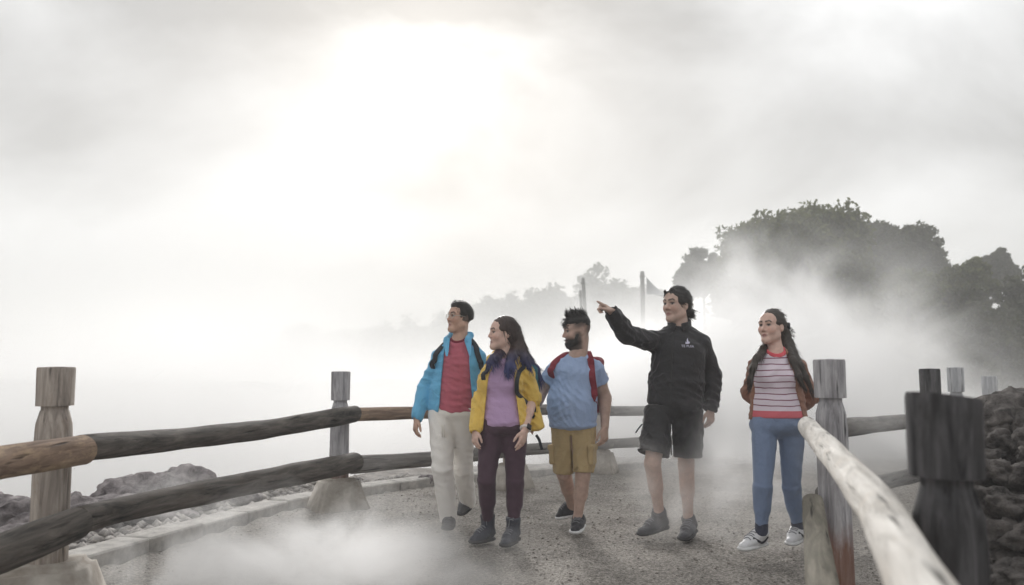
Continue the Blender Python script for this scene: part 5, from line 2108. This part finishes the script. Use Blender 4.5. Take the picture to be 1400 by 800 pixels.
S = Sdf(.006)
Eg.torso(S, .012, loose=.008)
S.add(cone(Eg.j['pelvis'] + UP * .03, Eg.j['waist'], .166, .158, Eg.fwd, .74, .74, .12), .03)
S.wrinkle(ripples(51, 30, .003, (.2, 0, 1)))
S.keep(plane(at(1064, 572, Eg.Y - .1), DOWN), .006)
S.cut(neck_cut(Eg, .072, .05), .006)
oTE, VTE, QTE = Eg.make('knit_top', S, knit_mat())
S = Sdf(.005)
Eg.torso(S, .016, loose=.008)
S.keep(neck_cut(Eg, .094, .05))
S.cut(neck_cut(Eg, .071, .05), .004)
S.keep(plane(Eg.j['neck'] - UP * .13, DOWN))
Eg.make('neckband', S, fabric('neckband_red', (218, 92, 102)), oTE)
m_card = fabric('cardigan_rust', (146, 106, 88))
S = Sdf(.006)
Eg.torso(S, .022, loose=.010)
for q in 'LR':
    Eg.arm(S, q, .014, taper=.006)
S.wrinkle(ripples(52, 30, .006, (.3, 0, 1)))
S.cut(front_wedge(Eg, [(465, 1042, 1076), (480, 1041, 1078), (500, 1037, 1081), (520, 1033, 1085), (545, 1032, 1092), (570, 1029, 1099), (600, 1026, 1104)]), .008)
S.cut(plane(at(1064, 574, Eg.Y), (-.0, 0, 1)), .01)
S.cut(ell(Eg.j['neck'] + UP * .07 + Eg.fwd * .02, (.095, .085, .085), Eg.B), .01)
Eg.make('cardigan', S, m_card)
m_jean = fabric('jeans_blue', (120, 136, 164), .85, 300, .2)
trousers(Eg, m_jean, .006, -.12, 'jeans', hipw=.176, wr=.0028, seed=54, waist_up=.06)
m_sock = fabric('sock_dark', (66, 70, 86))
for q in 'LR':
    S = Sdf(.005)
    kn, an = Eg.j['kn' + q], Eg.j['an' + q]
    S.add(cone(an + (kn - an) * .16, an - (kn - an) * .06, .042, .042, cap=.4), .01)
    Eg.make('sock', S, m_sock)
m_shoe_e = plain('shoe_white_leather', (218, 218, 220), .5, 0, .15)
m_mark = plain('shoe_mark', (44, 44, 54), .6)
for q in 'LR':
    o, V, Q = Eg.shoe(q, m_shoe_e, white_sole, high=.0)
    bb = bvh(V, Q)
    heel, toe = Eg.j['heel' + q], Eg.j['toe' + q]
    d = unit(toe - heel)
    sd = unit(np.cross(UP, d))
    for sg in (1, -1):
        pts, nr = [], []
        for t, zz in ((.22, .07), (.3, .045), (.4, .038), (.52, .05), (.66, .075)):
            o0 = heel + d * np.linalg.norm(toe - heel) * t + UP * zz + sd * sg * .12
            h = bb.ray_cast(Vector(o0), Vector(-sd * sg))
            if h[0] is not None:
                pts.append(np.array(h[0]) + sd * sg * .002)
                nr.append(sd * sg)
        if len(pts) >= 3:
            v, fc = ribbon(pts, nr, .015, .004)
            mesh_obj('side_mark', v, fc, m_mark, o)
S = Sdf(.006)
cap_hair(Eg, S, 1.0, -.05, face=(0, .125, -.05), facer=(.072, .076, .136))
hb = lambda px, py, dy: at(px, py, Eg.Y + dy)
for pts in ([(1073, 450, .05), (1079, 468, .03), (1086, 484, -.03), (1094, 500, -.1), (1102, 516, -.12), (1110, 534, -.12)],
            [(1070, 455, .06), (1076, 474, .0), (1084, 492, -.12), (1091, 512, -.16), (1098, 528, -.15)],
            [(1050, 470, .06), (1043, 478, -.02), (1035, 489, -.12), (1030, 502, -.15), (1026, 518, -.15), (1025, 530, -.13)]):
    P = [hb(*q) for q in pts]
    rr_ = np.linspace(.030, .013, len(P))
    for i in range(len(P) - 1):
        S.add(cone(P[i], P[i + 1], rr_[i], rr_[i + 1], Eg.fwd, .7), .02)
S.wrinkle(ripples(55, 80, .0025, (0, 0, -.3)))


def comb_e(P):
    q = (P - Eg.j['head']) @ Eg.H.T
    onhead = (q[:, 2:3] > -.06)
    fall = np.where((P[:, :1] > Eg.j['head'][0]), 1, -.6) * np.array((.42, 0, 0)) + np.array((0, 0, -1.0))
    return np.where(onhead, -Eg.H[1] * .9 - Eg.H[2] * .25, fall)


hair_obj(Eg, S, hcol((.045, .035, .029), .3), [dict(n=2000, comb=comb_e, length=.06, seed=7, lift=.02, width=.002, pick=lambda V: ((V - Eg.j['head']) @ Eg.H[1] < .03) | ((V - Eg.j['head']) @ Eg.H[2] < -.12))])
S = Sdf(.004)
S.add(ell(hb(1077, 446, .03), (.016, .02, .016)), .01)
S.add(ell(hb(1078, 443, .03), (.012, .012, .012)), .008)
S.add(ell(hb(1078, 449, .03), (.012, .012, .012)), .008)
Eg.make('hair_tie', S, m_strap_dark)

# ------------------------------------------------------------------ steam and haze
def volume_mat(name, dens, scale, lo, hi, color=(1, 1, 1), aniso=.35, zfade=None, step=1.0, stretch=(1, 1, 1), fw=.6, detail=4.0):
    m = bpy.data.materials.new(name)
    m.use_nodes = True
    n, l = m.node_tree.nodes, m.node_tree.links
    n.clear()
    out = nd(n, 'ShaderNodeOutputMaterial')
    pv = nd(n, 'ShaderNodeVolumePrincipled')
    pv.inputs['Color'].default_value = c4(color)
    pv.inputs['Anisotropy'].default_value = aniso
    l.new(pv.outputs[0], out.inputs['Volume'])
    if scale is None:
        pv.inputs['Density'].default_value = dens
        return m
    geo = nd(n, 'ShaderNodeNewGeometry')
    tc = nd(n, 'ShaderNodeTexCoord')
    mp = nd(n, 'ShaderNodeMapping')
    mp.inputs['Scale'].default_value = stretch
    l.new(geo.outputs['Position'], mp.inputs['Vector'])
    ns = nd(n, 'ShaderNodeTexNoise', i_Scale=scale, i_Detail=detail, i_Roughness=.58, i_Distortion=.7)
    l.new(mp.outputs[0], ns.inputs['Vector'])
    ln = nd(n, 'ShaderNodeVectorMath', operation='LENGTH')
    l.new(tc.outputs['Object'], ln.inputs[0])
    fo = nd(n, 'ShaderNodeMapRange', i_1=0.15, i_2=0.98, i_3=1.0, i_4=0.0)
    fo.interpolation_type = 'SMOOTHSTEP'
    l.new(ln.outputs['Value'], fo.inputs[0])
    # stretched noise plus fall-off, then a soft threshold: billows with wispy edges
    nr = nd(n, 'ShaderNodeMapRange', i_1=.32, i_2=.68)
    l.new(ns.outputs[0], nr.inputs[0])
    ad = nd(n, 'ShaderNodeMath', operation='MULTIPLY_ADD', i_1=fw)
    l.new(fo.outputs[0], ad.inputs[0])
    l.new(nr.outputs[0], ad.inputs[2])
    th = nd(n, 'ShaderNodeMapRange', i_1=lo, i_2=hi, i_3=0.0, i_4=dens)
    l.new(ad.outputs[0], th.inputs[0])
    ml = nd(n, 'ShaderNodeMath', operation='MULTIPLY')
    l.new(th.outputs[0], ml.inputs[0])
    l.new(fo.outputs[0], ml.inputs[1])
    l.new(ml.outputs[0], pv.inputs['Density'])
    m.cycles.volume_step_rate = step
    return m


def steam(name, c, radii, mat, label, rz=0.0):
    bm = bmesh.new()
    bmesh.ops.create_icosphere(bm, subdivisions=3, radius=1.02)
    me = bpy.data.meshes.new(name)
    bm.to_mesh(me)
    bm.free()
    me.materials.append(mat)
    o = bpy.data.objects.new(name, me)
    o.location = tuple(float(a) for a in c)
    o.scale = radii
    o.rotation_euler = (0, 0, rz)
    COL.objects.link(o)
    return tag(o, label, None, kind='stuff')


steam('steam', (-1.15, 4.5, .05), (1.9, 1.25, .78), volume_mat('steam_ground', 5.0, 1.9, .74, 1.6, aniso=.45, step=.45, detail=7.0, stretch=(1, .8, 1.3)), 'white steam drifting low over the gravel near the left fence')
steam('steam', (-2.2, 5.9, .3), (1.0, .7, .5), volume_mat('steam_rail', 1.1, 2.2, .8, 1.5, aniso=.45, step=.6, detail=6.0), 'torn wisps of steam passing the lower rail of the left fence')
steam('steam', (1.5, 5.75, .45), (1.1, .6, .9), volume_mat('steam_wisp', 2.8, 2.0, .72, 1.5, aniso=.45, step=.7), 'thin wisp of steam round the legs of the pointing person')
steam('steam', (2.1, 4.75, .6), (.75, .42, .95), volume_mat('steam_veil', 1.3, 1.7, .6, 1.4, aniso=.45, step=.8), 'faint veil of steam in front of the person in the striped top')
steam('steam', (2.2, 12.4, -.2), (8.2, 4.8, 3.0), volume_mat('steam_bank', 1.05, .5, .25, 1.0, aniso=.45, step=.45, detail=6.0), 'thick white steam lying behind the walkers beyond the fence')
steam('steam', (4.4, 13.6, .6), (5.0, 3.4, 3.8), volume_mat('steam_plume', 2.0, .75, .5, 1.3, aniso=.45, step=.4, detail=7.0), 'billowing steam plume rising in front of the wooded hill')
steam('steam', (-9, 19, -1.4), (16, 9.0, 5.6), volume_mat('steam_valley', .42, .16, .1, .9, aniso=.45, step=.7), 'white steam filling the valley beyond the left fence')
steam('steam', (-15, 95, 4), (95, 34, 15), volume_mat('steam_far', .022, .03, .0, .7, aniso=.4, step=1.0, detail=3.0), 'wide bank of pale steam drifting before the far ridge')
hz = tag(mesh_obj('haze', *box_verts((0, 60, 17), (1, 0, 0), (0, 1, 0), (0, 0, 1), 330, 260, 24), volume_mat('haze', .0045, None, 0, 0, aniso=.2), None, smooth=False), 'pale steamy haze hanging in the air over the whole valley', None, kind='stuff')
